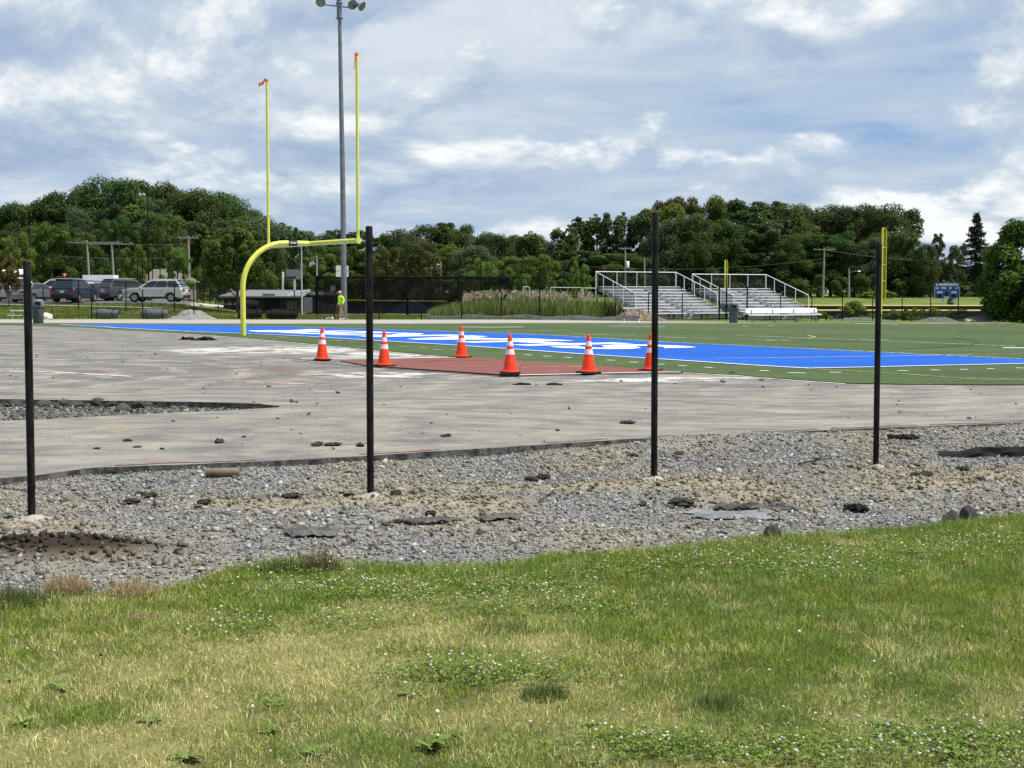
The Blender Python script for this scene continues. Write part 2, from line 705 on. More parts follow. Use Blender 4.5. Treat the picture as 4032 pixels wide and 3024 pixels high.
def strip(line, w, side=0.):
    """band of width w along a ground polyline; side shifts it sideways"""
    a, b = [], []
    n = len(line)
    for i, p in enumerate(line):
        d = (line[min(i + 1, n - 1)] - line[max(i - 1, 0)]).normalized()
        nn = Vector((-d.y, d.x))
        a.append(p + nn * (w / 2 + side))
        b.append(p + nn * (side - w / 2))
    return a + b[::-1]


def dense(line, step, jit=0., seed=0):
    r = random.Random(seed)
    out = []
    for p, q in zip(line[:-1], line[1:]):
        n = max(1, int((q - p).length / step))
        for k in range(n):
            out.append(p.lerp(q, k / n) + Vector((r.uniform(-jit, jit), r.uniform(-jit, jit))))
    out.append(line[-1])
    return out


# ------------------------------------------------------------------ setting: terrain
M_ASPH = asphalt_mat()
M_EDGE = pm('broken_asphalt_edge', (.03, .03, .03), (.13, .125, .115), 9, .95, bump=1., detail=8)
M_TURF = turf_mat('green_turf', (.052, .084, .026), (.082, .118, .042), (.026, .050, .014))
M_BLUE = turf_mat('blue_turf', (.007, .090, .43), (.011, .115, .51), (.005, .062, .31))
M_WHITE_T = worn_paint('white_turf', (.72, .74, .74), (.50, .56, .55), .3, .5, 9)
M_LINE = worn_paint('faded_white_line', (.52, .56, .50), (.16, .22, .13), .42, .58, 6)
M_YLINE = worn_paint('faded_yellow_line', (.42, .34, .10), (.12, .15, .06), .40, .56, 6)
M_GRASS = leaf_grass_mat()
M_CONC = pm('pale_concrete', (.42, .40, .36), (.56, .53, .48), 3, .9)
M_BLACK = pm('black_coated_steel', (.004, .004, .005), (.010, .010, .011), 30, .45, spec=.2)
M_BLKROUGH = pm('black_fence_paint', (.004, .004, .005), (.011, .011, .012), 8, .7, spec=.1)
M_GALV = pm('galvanised_steel', (.125, .14, .155), (.18, .195, .21), 4, .55, .2)
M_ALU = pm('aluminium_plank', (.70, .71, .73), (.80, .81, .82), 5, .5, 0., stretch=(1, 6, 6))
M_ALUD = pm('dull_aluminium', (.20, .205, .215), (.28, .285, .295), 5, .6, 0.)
M_WHITE = pm('white_paint', (.74, .75, .76), (.82, .82, .82), 3, .5)
M_YEL = pm('yellow_powder_coat', (.62, .61, .07), (.70, .69, .12), 5, .42, spec=.4, detail=8)
M_WOOD = pm('weathered_pole_wood', (.20, .185, .165), (.30, .285, .26), 6, .9, stretch=(4, 4, .4))
M_RUST = pm('dark_brown_steel', (.018, .014, .012), (.04, .03, .025), 10, .7)
M_NAVY = pm('navy_windscreen', (.012, .02, .045), (.022, .032, .06), 4, .8)
M_DIRT = pm('dry_dirt', (.10, .085, .062), (.21, .18, .135), 5, .95, bump=1., detail=8)
M_DIRTG = pm('grey_spoil', (.13, .125, .115), (.25, .24, .22), 4, .95, bump=1., detail=8)
M_FABRIC = pm('grey_geotextile', (.055, .055, .052), (.115, .115, .105), 5, .85, bump=.3)
M_BLKFAB = pm('black_silt_fabric', (.005, .005, .006), (.012, .012, .013), 9, .7, spec=.12)
M_GLASS = pm('dark_car_glass', (.008, .010, .012), (.015, .018, .02), 2, .08, spec=.8)
M_TYRE = pm('tyre_rubber', (.012, .012, .012), (.022, .022, .022), 8, .85)
M_RIM = pm('alloy_rim', (.40, .41, .42), (.5, .5, .52), 5, .35, .7)
M_LEAF = attr_mat('tree_leaves', .40, .6, .026)
M_BLADE = attr_mat('grass_blades', .30, .65)
M_STONE = attr_mat('crushed_stone', 0, .9)
M_BARK = pm('bark', (.05, .042, .033), (.11, .095, .075), 5, .95, bump=.8, stretch=(3, 3, .6))

ys = np.concatenate([np.linspace(-60, 88, 26), np.arange(90, 140, 1.), np.arange(140, 330, 4.), np.geomspace(332, 5000, 26)])
ts = np.linspace(-1, 1, 181)
gy, gt = np.meshgrid(ys, ts, indexing='ij')
gx = gt * np.maximum(90, 1.3 * gy)
gz = zg(gx, gy) - .30 * (1 - sstep(92.6, 94.0, gy)) + np.where(gy > 95, (fbm(gx, gy, .35, 3) - .5) * .22 * sstep(95, 99, gy), 0)
idx = np.arange(gx.size).reshape(gx.shape)
fc = np.stack([idx[:-1, :-1], idx[:-1, 1:], idx[1:, 1:], idx[1:, :-1]], -1).reshape(-1, 4)
o = np_mesh('ground', np.stack([gx, gy, gz], -1).reshape(-1, 3), fc, M_GRASS, smooth=True)
tag(o, kind='structure')

# boundaries read from the photo
LAWN_D = [(-900, 1395), (-300, 1320), (0, 1292), (60, 1287), (130, 1284), (330, 1277), (420, 1257), (500, 1232), (560, 1226), (700, 1219), (800, 1224), (1000, 1218),
          (1130, 1214), (1200, 1203), (1400, 1192), (1500, 1182), (1600, 1168), (1700, 1159), (1850, 1151), (1950, 1141), (2050, 1131), (2150, 1121), (2212, 1116), (2500, 1095), (3100, 1060)]
ASPH_D = [(-700, 1085), (-200, 1052), (0, 1033), (70, 1027), (200, 1010), (400, 1003), (600, 995), (800, 984), (950, 974), (1100, 965), (1250, 955), (1400, 946),
          (1600, 938), (1800, 928), (2000, 921), (2212, 913), (2700, 895), (3000, 885)]
lawn_l = D2(LAWN_D)
asph_l = D2(ASPH_D)
lx, ly = np.array([p.x for p in lawn_l]), np.array([p.y for p in lawn_l])
ax_, ay_ = np.array([p.x for p in asph_l]), np.array([p.y for p in asph_l])


def y_lawn(x):
    x = np.asarray(x, float)
    return np.interp(x, lx, ly) + (vnoise(x, x * 0, 2.3, 5) - .5) * .22 + (vnoise(x, x * 0, 9., 6) - .5) * .10


def y_asph(x):
    return np.interp(x, ax_, ay_)


# asphalt apron with the trench notched out of it on the one side
TR_TOP = [(-760, 858), (0, 862), (60, 863), (120, 864), (300, 866), (430, 868), (560, 872), (606, 877)]
TR_BOT = [(600, 880), (500, 886), (400, 890), (250, 897), (100, 905), (0, 909), (-700, 935)]
near_edge = dense(asph_l, .10, .018, 3)
tr_t = dense(D2(TR_TOP), .15, .02, 4)
tr_b = dense(D2(TR_BOT), .15, .02, 5)
p_far_r, p_far_l = Vector((75, 99.0)), Vector((-75, 94.5))
far_edge = [p_far_r, Vector((29, 97.4)), Vector((9, 95)), Vector((0, 94.4)), Vector((-30, 94.2)), p_far_l]
# outline: near edge left->right, far edge right->left, down the left side to the trench, round the trench and back
outl = near_edge + far_edge + [tr_t[0] + Vector((-12, 0))] + tr_t + tr_b + [tr_b[-1] + Vector((-8, 0))]
asph = drape('asphalt_apron', outl, 0, [M_ASPH, M_EDGE], kind='structure', skirt=.16)

# trench floor
fl = drape('trench_floor', [p + Vector((0, .15)) for p in tr_t] + [p - Vector((0, .15)) for p in tr_b], -.10, M_DIRTG, kind='structure')

# artificial turf
TURF_NEAR = [(-700, 676), (-150, 693), (0, 702), (120, 706), (240, 712), (380, 720), (530, 731), (700, 746), (850, 761), (1000, 774), (1200, 788), (1420, 802),
             (1600, 812), (1720, 822), (1830, 829), (1950, 831.5), (2212, 833), (2700, 834), (3200, 834)]
TURF_FAR = [(2900, 692.5), (2212, 695), (1800, 696.5), (1300, 698.5), (900, 699.8), (400, 699.6), (0, 698), (-700, 672)]
turf_near = D2(TURF_NEAR)
turf = drape('turf_field', turf_near + D2(TURF_FAR), .02, M_TURF, kind='structure', skirt=.03)
far_track = drape('far_track', D2(TURF_FAR)[::-1] + [Vector((70, 98.6)), Vector((29, 97.0)), Vector((9, 94.6)), Vector((0, 94.0)), Vector((-30, 93.8)), Vector((-70, 94.0))], .008,
                  worn_paint('pale_track', (.34, .30, .265), (.23, .21, .19), .35, .6, 1.2), kind='structure')

END_NEAR = [(240, 1280.5), (450, 1293), (750, 1308.5), (935, 1315), (1174, 1326), (1473, 1344), (1801, 1363.5), (2000, 1377), (2298, 1399), (2745, 1428), (2950, 1442), (3110, 1451.5), (3190, 1455)]
SIDE = [(3190, 1455), (3412, 1451), (3700, 1444), (4032, 1436.5), (4600, 1424)]
END_FAR = [(4700, 1448), (4032, 1418), (3463, 1391), (3000, 1368), (2646, 1352), (2397, 1337), (2149, 1322), (2000, 1315), (1700, 1306), (1473, 1299), (1200, 1291), (945, 1285), (700, 1282), (330, 1280)]
# the blue end zone ends where its far line meets the sideline, beyond the picture's edge
nl = S2(END_NEAR)
sl_ = S2(SIDE)[:4]
fl_ = S2(END_FAR)[1:]
corner = sl_[3] + (sl_[3] - sl_[0]).normalized() * 2.6
blue = drape('end_zone', nl + sl_[1:] + [corner] + fl_, .026, M_BLUE, parent=None, kind='structure')
mk = [('end_line', strip(nl, .12), M_WHITE_T), ('side_line', strip(sl_ + [corner], .12), M_WHITE_T), ('goal_line', strip(fl_, .10), M_LINE),
      ('cross_line', strip(S2([(2820, 1416), (3100, 1413), (3463, 1408), (3700, 1403.5), (3830, 1401)]), .07), worn_paint('pale_violet_line', (.50, .50, .66), (.20, .30, .62), .4, .55, 6)),
      ('far_side_line', strip(S2([(2440, 1279), (2700, 1278), (3000, 1277), (3500, 1275), (4032, 1273), (4500, 1271)]), .32), M_WHITE_T),
      ('turf_edge_line', strip([p + Vector((-.06, -.12)) for p in turf_near[2:15]], .075), worn_paint('edge_paint', (.62, .60, .55), (.30, .29, .27), .36, .5, 3))]
for nm, poly, m in mk:
    drape(nm, poly, .034 if nm != 'turf_edge_line' else .012, m, parent=turf if nm != 'turf_edge_line' else asph)
for line, w, m in [([(2900, 1325), (3050, 1329), (3250, 1337), (3450, 1345), (3700, 1355), (4000, 1367)], .10, M_LINE),
                   ([(2900, 1322), (3090, 1320), (3180, 1323), (3211, 1331), (3180, 1338), (3040, 1340), (2920, 1339)], .10, M_YLINE),
                   ([(3750, 1334), (3830, 1340), (3855, 1352), (3820, 1362), (3700, 1371), (3540, 1377)], .12, pm('dark_line', (.02, .03, .02), (.035, .05, .03), 5)),
                   ([(3110, 1452), (3260, 1461), (3420, 1470), (3600, 1481), (3800, 1496), (3950, 1502), (4032, 1503), (4200, 1505)], .07, M_YLINE),
                   ([(3780, 1496), (3880, 1494), (4000, 1498), (4100, 1503)], .06, M_YLINE),
                   ([(3670, 1403), (3850, 1400), (4032, 1396), (4200, 1392)], .07, M_YLINE),
                   ([(2000, 1306), (2100, 1304), (2250, 1303)], .12, M_LINE), ([(1810, 1290), (1940, 1291), (2060, 1290)], .35, M_WHITE_T), ([(2400, 1287), (2520, 1288), (2620, 1287.5)], .35, M_WHITE_T),
                   ([(2250, 1318), (2400, 1322), (2500, 1323)], .12, M_LINE), ([(2590, 1330), (2700, 1334), (2820, 1337)], .12, M_LINE),
                   ([(3950, 1373), (4032, 1374), (4140, 1374)], .3, M_WHITE_T), ([(3390, 1339), (3440, 1340), (3500, 1340)], .14, M_LINE), ([(3010, 1344), (3050, 1344.5), (3110, 1344.5)], .16, M_LINE)]:
    drape('field_line', strip(S2(line), w), .030, m, parent=turf)
# short white hash dashes on the green apron and by the far sideline
for px, py, L in [(1110, 1331, 38), (1330, 1345, 34), (1390, 1350, 34), (1505, 1361, 34), (1590, 1368, 34), (1665, 1374, 34), (1720, 1381, 34), (1790, 1381, 34), (2080, 1402, 30), (2155, 1407, 30), (2235, 1412, 30), (2320, 1418, 32), (2405, 1423, 32), (2495, 1431, 34),
                  (2600, 1439, 34), (2688, 1445, 34), (2790, 1452, 34), (3010, 1465, 40), (3137, 1473.5, 70), (3290, 1471, 44), (3555, 1465, 40), (3682, 1462, 36), (3795, 1460, 32), (3900, 1457, 30), (4015, 1454, 30),
                  (2935, 1286, 22), (3040, 1285, 26), (3520, 1282, 26), (3860, 1279.5, 40), (3950, 1279.5, 34)]:
    drape('hash_mark', strip(S2([(px - L / 2, py - .5), (px + L / 2, py + .8)]), .10), .030, M_LINE if px < 2000 else M_WHITE_T, parent=turf)

# end zone lettering: read from the field side, so it stands on its head from here
FN = Vector((.845, .534)).normalized()      # into the field
FE = Vector((-FN.y, FN.x))                  # along the end line, away from the near corner
cu = bpy.data.curves.new('lettering', 'FONT')
cu.body = 'SHAKER'
cu.offset = .035
cu.space_character = 1.08
cu.resolution_u = 3
tmp = bpy.data.objects.new('lettering', cu)
col.objects.link(tmp)
bpy.context.view_layer.update()
tme = bpy.data.meshes.new_from_object(tmp.evaluated_get(bpy.context.evaluated_depsgraph_get()))
bpy.data.objects.remove(tmp)
co = np.array([v.co[:] for v in tme.vertices])
mn, mxx = co.min(0), co.max(0)
uu = (co[:, 0] - mn[0]) / (mxx[0] - mn[0])
vv = (co[:, 1] - mn[1]) / (mxx[1] - mn[1])
# corners of the lettering field (start of word near the sideline corner); baseline lies toward the field
top0, top1, base0 = S2([(2352, 1381.5), (880, 1303.5), (2790, 1371.5)])
base1 = top1 + (base0 - top0)
for i, v in enumerate(tme.vertices):
    pb = base0.lerp(base1, uu[i])
    pt = top0.lerp(top1, uu[i])
    q = pb.lerp(pt, vv[i])
    v.co = (q.x, q.y, 0)
drape('end_zone_lettering', None, .034, M_WHITE_T, parent=turf, mesh=tme)

# maroon running pad with black kerb
PADD = [(735, 781), (790, 791), (900, 799), (1100, 813), (1270, 809), (1400, 806), (1475, 806.5), (1440, 802.5), (1420, 800.5), (1200, 786.5), (1000, 772.5), (880, 776)]
pad = drape('rubber_pad', D2(PADD), .024, [worn_paint('maroon_rubber', (.165, .034, .021), (.135, .050, .036), .30, .62, 2.2), M_BLKROUGH], kind='structure', skirt=.02)
drape('pad_edge', strip(D2([(630, 778), (760, 790), (900, 800), (1100, 813.5)]), .09, -.03), .034, M_BLKROUGH, parent=pad)
drape('pad_line', strip(D2([(1110, 813.5), (1270, 810), (1400, 807), (1470, 807)]), .12, -.05), .034, M_WHITE_T, parent=pad)
drape('pad_line', strip(D2([(650, 777.5), (800, 777), (985, 775)]), .10), .034, M_WHITE_T, parent=pad)
for ln in [[(900, 785), (960, 781), (1060, 782)], [(1130, 797), (1190, 795), (1260, 795)], [(1090, 790), (1120, 790.3)], [(1180, 805), (1205, 804.7)]]:
    drape('pad_line', strip(D2(ln), .05), .032, M_BLKROUGH if ln[0][0] < 1000 else M_LINE, parent=pad)

# red rubber strip left along the apron's near edge, and worn lane lines
for a, b in [(-3.9, -2.6), (-1.6, -.8), (.35, 1.1), (1.6, 2.7), (2.9, 3.75), (3.95, 5.1), (5.3, 6.8)]:
    xs_ = np.linspace(a, b, 14)
    ln = [Vector((x, float(y_asph(x)) + .16 + .03 * math.sin(x * 7))) for x in xs_]
    drape('red_strip', strip(ln, .09), .006, worn_paint('red_rubber_%d' % (a * 10), (.20, .070, .052), (.20, .17, .15), .44, .56, 9), parent=asph)
for pts, w in [([(-200, 1457), (60, 1463), (210, 1466), (360, 1474), (420, 1477)], .13), ([(430, 1479), (520, 1483)], .12), ([(500, 1490), (700, 1494), (1000, 1505), (1300, 1517)], .05), ([(-100, 1452), (80, 1453)], .06)]:
    drape('worn_line', strip(dense(S2(pts), .6, .02, 2), w), .007, worn_paint('worn_lane_%d' % pts[0][0], (.66, .63, .57), (.30, .28, .25), .42, .54, 4), parent=asph)

# car park, kerb and path on the bank
pk = [Vector((-90, 116.2)), Vector((-34, 115.6)), Vector((-26.5, 117)), Vector((-25, 122)), Vector((-30, 165)), Vector((-95, 165))]
drape('car_park', pk, .07, pm('grey_asphalt', (.10, .10, .10), (.15, .15, .148), 2, .9), kind='structure', skirt=.3)
drape('kerb_strip', strip(S2([(-200, 1199), (0, 1203), (150, 1206), (280, 1209), (430, 1212), (600, 1217)]), .45), .10, M_CONC, kind='structure')
drape('path', S2([(770, 1199), (800, 1200), (880, 1204), (960, 1213), (1040, 1212), (1120, 1221), (1050, 1227), (960, 1225), (870, 1216), (800, 1207)]), .13, M_CONC, kind='structure', skirt=.15)


# ------------------------------------------------------------------ gravel bed
def mound(x, y, px, py, r, h, e=1.):
    p = at(px, py)
    return h * np.exp(-(((x - p.x) / r) ** 2 + ((y - p.y) / (r * e)) ** 2))


POSTS = [(125, 2030, 1027), (1459, 1950, 890), (2575, 1890, 835), (3449, 1817, 957)]
DIRT = [(230, 2130, .55, .15, .55), (300, 2060, .5, .03, .5), (125, 2030, .55, .05, .6), (1459, 1950, .8, .05, .5), (1700, 1900, .7, .03, .5), (2575, 1890, .8, .06, .5), (2950, 1930, .7, .08, .4),
        (2850, 1880, .6, .04, .6), (3449, 1830, .8, .06, .5), (3700, 1880, .9, .07, .5), (3980, 1840, .7, .06, .7), (2250, 1900, .7, .05, .5), (1900, 1960, .5, .03, .5), (3000, 1960, .5, .03, .5), (900, 1950, .6, .02, .6)]


def z_grav(x, y):
    z = -.085 + .05 * (fbm(x, y, 1.3, 2, 4) - .5) + .05 * (vnoise(x, y, .55, 8) - .5)
    for px, py, r, h, e in DIRT:
        z = z + mound(x, y, px, py, r, h * .8, e)
    # slumps a little under the lawn edge, banks up against the apron
    z = z + (.02 + .085 * sstep(-.5, 2.5, x) * (.4 + vnoise(x, y, 1.1, 66))) * np.exp(-((np.interp(x, ax_, ay_) - y) / .35) ** 2)
    return z


def dirt_mask(x, y):
    m = 0
    for px, py, r, h, e in DIRT:
        m = m + mound(x, y, px, py, r * .85, 1., e)
    return np.clip(m * (.5 + 1.0 * fbm(x, y, 2.2, 11)) + (fbm(x, y, .9, 21) - .40) * 1.5, 0, 1)


nx, ny = 300, 110
gx = np.linspace(-12, 15, nx)
s = np.linspace(0, 1, ny)
X, S_ = np.meshgrid(gx, s, indexing='ij')
Y0, Y1 = np.interp(X, lx, ly) - .45, y_asph(X) + .25
Yg = Y0 + S_ * (Y1 - Y0)
Zg = z_grav(X, Yg)
idx = np.arange(X.size).reshape(X.shape)
fc = np.stack([idx[:-1, :-1], idx[1:, :-1], idx[1:, 1:], idx[:-1, 1:]], -1).reshape(-1, 4)
dm = dirt_mask(X, Yg).ravel()[:, None]
dk = np.clip(mound(X, Yg, 230, 2128, .60, 1.7, .55), 0, 1).ravel()[:, None]
nzc = fbm(X, Yg, 9, 4).ravel()[:, None]
cg = (np.array([.165, .160, .148]) * (1 - dm) + np.array([.235, .205, .145]) * dm) * (.6 + .8 * nzc)
cg = cg * (1 - dk) + np.array([.030, .023, .016]) * dk * (.6 + .8 * nzc)
bed = np_mesh('gravel_bed', np.stack([X, Yg, Zg], -1).reshape(-1, 3), fc, M_STONE, cg, smooth=True)
tag(bed, kind='structure')


def stones(name, xs, ys, zs, rad, colr, seed, flat=.55, parent=None):
    r = np.random.default_rng(seed)
    n = len(xs)
    base = np.array([(1, 0, 0), (-1, 0, 0), (0, 1, 0), (0, -1, 0), (0, 0, 1), (0, 0, -1)], float)
    V = np.repeat(base[None], n, 0)
    V += r.normal(0, .30, V.shape)
    V *= np.stack([r.uniform(.7, 1.5, n), r.uniform(.6, 1.1, n), r.uniform(.35, .9, n) * flat / .55], -1)[:, None, :]
    ti, tj, yaw = r.normal(0, .45, n), r.normal(0, .45, n), r.uniform(0, 6.28, n)

    def rot(V, a, i, j):
        c, s_ = np.cos(a)[:, None], np.sin(a)[:, None]
        A, B = V[:, :, i].copy(), V[:, :, j].copy()
        V[:, :, i] = c * A - s_ * B
        V[:, :, j] = s_ * A + c * B
    rot(V, ti, 0, 2)
    rot(V, tj, 1, 2)
    rot(V, yaw, 0, 1)
    V *= rad[:, None, None]
    V += np.stack([xs, ys, zs], -1)[:, None, :]
    fb = np.array([(0, 2, 4), (2, 1, 4), (1, 3, 4), (3, 0, 4), (2, 0, 5), (1, 2, 5), (3, 1, 5), (0, 3, 5)])
    Fc = (fb[None] + (np.arange(n) * 6)[:, None, None]).reshape(-1, 3)
    return np_mesh(name, V.reshape(-1, 3), Fc, M_STONE, np.repeat(colr, 6, 0), parent=parent)


N = 330000
x = rng.uniform(-8.5, 9.5, N)
y = rng.uniform(7.6, 21.5, N)
keep = (np.abs(x) < .345 * y + .9) & (y > np.interp(x, lx, ly) - .25) & (y < y_asph(x) - .02)
x, y = x[keep], y[keep]
dmk = dirt_mask(x, y)
dkk = np.clip(mound(x, y, 230, 2128, .58, 1.5, .52), 0, 1)
keep = rng.random(len(x)) > np.clip(dmk * .40 + dkk * .85, 0, .95)
x, y, dmk, dkk = x[keep], y[keep], dmk[keep], dkk[keep]
rad = np.clip(rng.lognormal(math.log(.0092), .50, len(x)), .004, .040)
z = z_grav(x, y) + rad * rng.uniform(.05, .5, len(x))
lum = np.clip(rng.lognormal(math.log(.195), .42, len(x)), .05, .42)
tint = np.array([1.0, 1., .99]) * (1 - dmk[:, None]) + np.array([1.16, 1.02, .78]) * dmk[:, None]
br = rng.random(len(x)) < .06
tint[br] = (1.2, 1., .72)
dust = np.array([.29, .27, .215])
cst = lum[:, None] * tint
cst = cst * (1 - .58 * dmk[:, None]) + dust * .58 * dmk[:, None]
cst = cst * (1 - .7 * dkk[:, None]) + np.array([.07, .056, .04]) * .7 * dkk[:, None]
tag(stones('gravel', x, y, z, rad, cst, 3, .42), 'grey crushed stone spread between the lawn and the apron', 'gravel', kind='stuff')
# soil crumbs in the dirt patches
N = 60000
x = rng.uniform(-8, 9, N)
y = rng.uniform(8, 21, N)
keep = (np.abs(x) < .345 * y + .8) & (y > np.interp(x, lx, ly)) & (y < y_asph(x) - .05) & (rng.random(N) < np.clip(dirt_mask(x, y) * .55 + mound(x, y, 230, 2128, .58, 1.6, .55), 0, 1))
x, y = x[keep], y[keep]
dk_ = np.clip(mound(x, y, 230, 2128, .60, 1.6, .55), 0, 1)[:, None]
rad = np.clip(rng.lognormal(math.log(.012), .6, len(x)) * (1 + .5 * dk_[:, 0]), .004, .030)
lum = rng.uniform(.6, 1.35, len(x))[:, None]
cs = (np.array([.150, .130, .094]) * (1 - dk_) + np.array([.040, .031, .022]) * dk_) * lum
tag(stones('soil_crumbs', x, y, z_grav(x, y) + rad * .4, rad, cs, 5, .8), 'loose brown soil crumbs strewn over the gravel', 'soil', kind='stuff')
# trench gravel
N = 36000
x = rng.uniform(-11, -3.3, N)
ty = np.array([[p.x, p.y] for p in tr_t])
by_ = np.array([[p.x, p.y] for p in tr_b[::-1]])
y = rng.uniform(19, 28, N)
keep = (y < np.interp(x, ty[:, 0], ty[:, 1]) - .02) & (y > np.interp(x, by_[:, 0], by_[:, 1]) + .02)
x, y = x[keep], y[keep]
rad = np.clip(rng.lognormal(math.log(.022), .45, len(x)), .009, .06)
lum = np.clip(rng.lognormal(math.log(.095), .5, len(x)), .03, .32)[:, None] * np.array([1.02, 1., .93])
tf = (y - np.interp(x, by_[:, 0], by_[:, 1])) / np.maximum(.05, np.interp(x, ty[:, 0], ty[:, 1]) - np.interp(x, by_[:, 0], by_[:, 1]))
tag(stones('trench_gravel', x, y, zg(x, y) - .015 - .09 * sstep(0, .5, tf) + rad * .2, rad, lum, 8), 'coarse grey stone lying in the open trench', 'gravel', kind='stuff')
# crumbs of asphalt and dirt left on the apron
N = 2600
x = rng.uniform(-14, 16, N)
y = rng.uniform(13.5, 42, N)
keep = (y > y_asph(x) + .05) & (np.abs(x) < .35 * y + 1) & (fbm(x, y, .28, 31) + .35 * vnoise(x, y, 1.3, 40) > .62)
for A, B in ((ty, by_),):
    keep &= ~((x < -3.3) & (y < np.interp(x, A[:, 0], A[:, 1]) + .1) & (y > np.interp(x, B[:, 0], B[:, 1]) - .1))
tn = np.array([[p.x, p.y] for p in turf_near])
keep &= y < np.interp(x, tn[::1, 0][np.argsort(tn[:, 0])], tn[:, 1][np.argsort(tn[:, 0])]) - .3
x, y = x[keep], y[keep]
rad = np.clip(rng.lognormal(math.log(.011), .6, len(x)), .004, .05)
lum = rng.uniform(.07, .22, len(x))[:, None] * np.array([1.05, 1., .9])
tag(stones('asphalt_crumbs', x, y, zg(x, y) + rad * .25, rad, lum, 9, .7), 'dark crumbs of dirt and asphalt scattered on the apron', 'debris', kind='stuff')

# ------------------------------------------------------------------ near lawn
gx = np.linspace(-14, 16, 260)
s = np.linspace(0, 1, 90) ** .8
X, S_ = np.meshgrid(gx, s, indexing='ij')
Yl = -5 + S_ * (y_lawn(X) + 5)


def z_lawn(x, y):
    return .015 + .05 * (fbm(x, y, .8, 14, 3) - .5) - .07 * sstep(-.10, 0.02, y - y_lawn(x))


Zl = z_lawn(X, Yl)


def straw(x, y):
    """how dried out the sward is"""
    s_ = 1.35 * (fbm(x, y, .62, 51, 5) - .47) + .9 * (vnoise(x, y, 2.6, 55) - .5)
    s_ = s_ + .40 * (1 - sstep(6.1, 8.2, y)) - .36 * sstep(-.4, 1.6, x) - .25 * sstep(7.2, 8.8, y) + .08
    return np.clip(s_ * 1.0 + .10, 0, .86)


st = straw(X, Yl).ravel()[:, None]
cl = (np.array([.060, .074, .022]) * (1 - st) + np.array([.185, .170, .066]) * st) * (.6 + .8 * fbm(X, Yl, 14, 60).ravel()[:, None])
eb = (np.exp(-((Yl - y_lawn(X)) / .22) ** 2) * (1 - sstep(-1.75, -1.25, X))).ravel()[:, None]
cl = cl * (1 - eb) + np.array([.155, .115, .075]) * eb
idx = np.arange(X.size).reshape(X.shape)
fc = np.stack([idx[:-1, :-1], idx[1:, :-1], idx[1:, 1:], idx[:-1, 1:]], -1).reshape(-1, 4)
lawn = np_mesh('lawn', np.stack([X, Yl, Zl], -1).reshape(-1, 3), fc, M_STONE, cl, smooth=True)
tag(lawn, kind='structure')


def blades(x, y, z, h, w, colr, seed, lean=.55, parent=None, name='grass', mat=None):
    r = np.random.default_rng(seed)
    n = len(x)
    a = r.uniform(0, 6.283, n)
    la = r.uniform(0, 6.283, n)
    lm = np.abs(r.normal(0, lean, n))
    side = np.stack([np.cos(a), np.sin(a), np.zeros(n)], -1) * (w / 2)[:, None]
    ln = np.stack([np.cos(la) * lm, np.sin(la) * lm, np.ones(n)], -1)
    ln /= np.linalg.norm(ln, axis=1)[:, None]
    P = np.stack([x, y, z], -1)
    mid = P + ln * (h * .55)[:, None]
    ln2 = ln + np.stack([np.cos(la) * lm, np.sin(la) * lm, -.25 * lm], -1) * .9
    ln2 /= np.linalg.norm(ln2, axis=1)[:, None]
    tip = mid + ln2 * (h * .5)[:, None]
    V = np.stack([P - side, P + side, mid - side * .8, mid + side * .8, tip], 1)
    fb = np.array([(0, 1, 3), (0, 3, 2), (2, 3, 4)])
    Fc = (fb[None] + (np.arange(n) * 5)[:, None, None]).reshape(-1, 3)
    cc = np.repeat(colr[:, None, :], 5, 1)
    return np_mesh(name, V.reshape(-1, 3), Fc, mat or M_BLADE, cc.reshape(-1, 3), parent)


def edge_bare(x, y):
    return np.exp(-((y - y_lawn(x)) / .20) ** 2) * (1 - sstep(-1.75, -1.25, x))


N = 1350000
x = rng.uniform(-5.5, 6, N)
y = 5.0 + (rng.random(N) ** .92) * 8.2
yl = y_lawn(x)
keep = (np.abs(x) < .345 * y + .5) & (y < yl + rng.normal(-.02, .05, N)) & (rng.random(N) > edge_bare(x, y) * .9)
x, y = x[keep], y[keep]
st = straw(x, y)
clump = vnoise(x, y, 9., 81) * .6 + vnoise(x, y, 22., 83) * .4
keep = rng.random(len(x)) > .28 * st + .45 * (1 - sstep(.28, .5, clump))
x, y, st, clump = x[keep], y[keep], st[keep], clump[keep]
n = len(x)
isst = rng.random(n) < np.clip(st * .80 + .06 + .7 * (vnoise(x, y, 6.5, 85) - .5) + .4 * (vnoise(x, y, 19., 86) - .5), .03, .80)
green = np.array([.190, .265, .038]) * rng.uniform(.5, 1.5, n)[:, None] * (.72 + .55 * clump)[:, None]
green[:, 0] *= rng.uniform(.75, 1.45, n)
blu = (vnoise(x, y, 1.7, 77) * vnoise(x, y, 4.4, 78) * 2).clip(0, 1)[:, None]
green = green * (1 - .5 * blu) + green * np.array([.62, .88, 1.5]) * .5 * blu
tan = np.array([.68, .61, .28]) * rng.uniform(.45, 1.3, n)[:, None]
cb = np.where(isst[:, None], tan, green)
h = rng.uniform(.016, .046, n) * (1.12 - .35 * st) * (.7 + .7 * clump) * (.8 + .5 * vnoise(x, y, 1.1, 71)) * (1 + .5 * np.exp(-((y - y_lawn(x)) / .35) ** 2))
w = rng.uniform(.0018, .0036, n)
g = blades(x, y, z_lawn(x, y) - .003, h, w, cb, 12, .95, name='lawn_grass')
tag(g, 'green and straw coloured grass of the rough lawn', 'grass', kind='stuff')
print('blades', n)

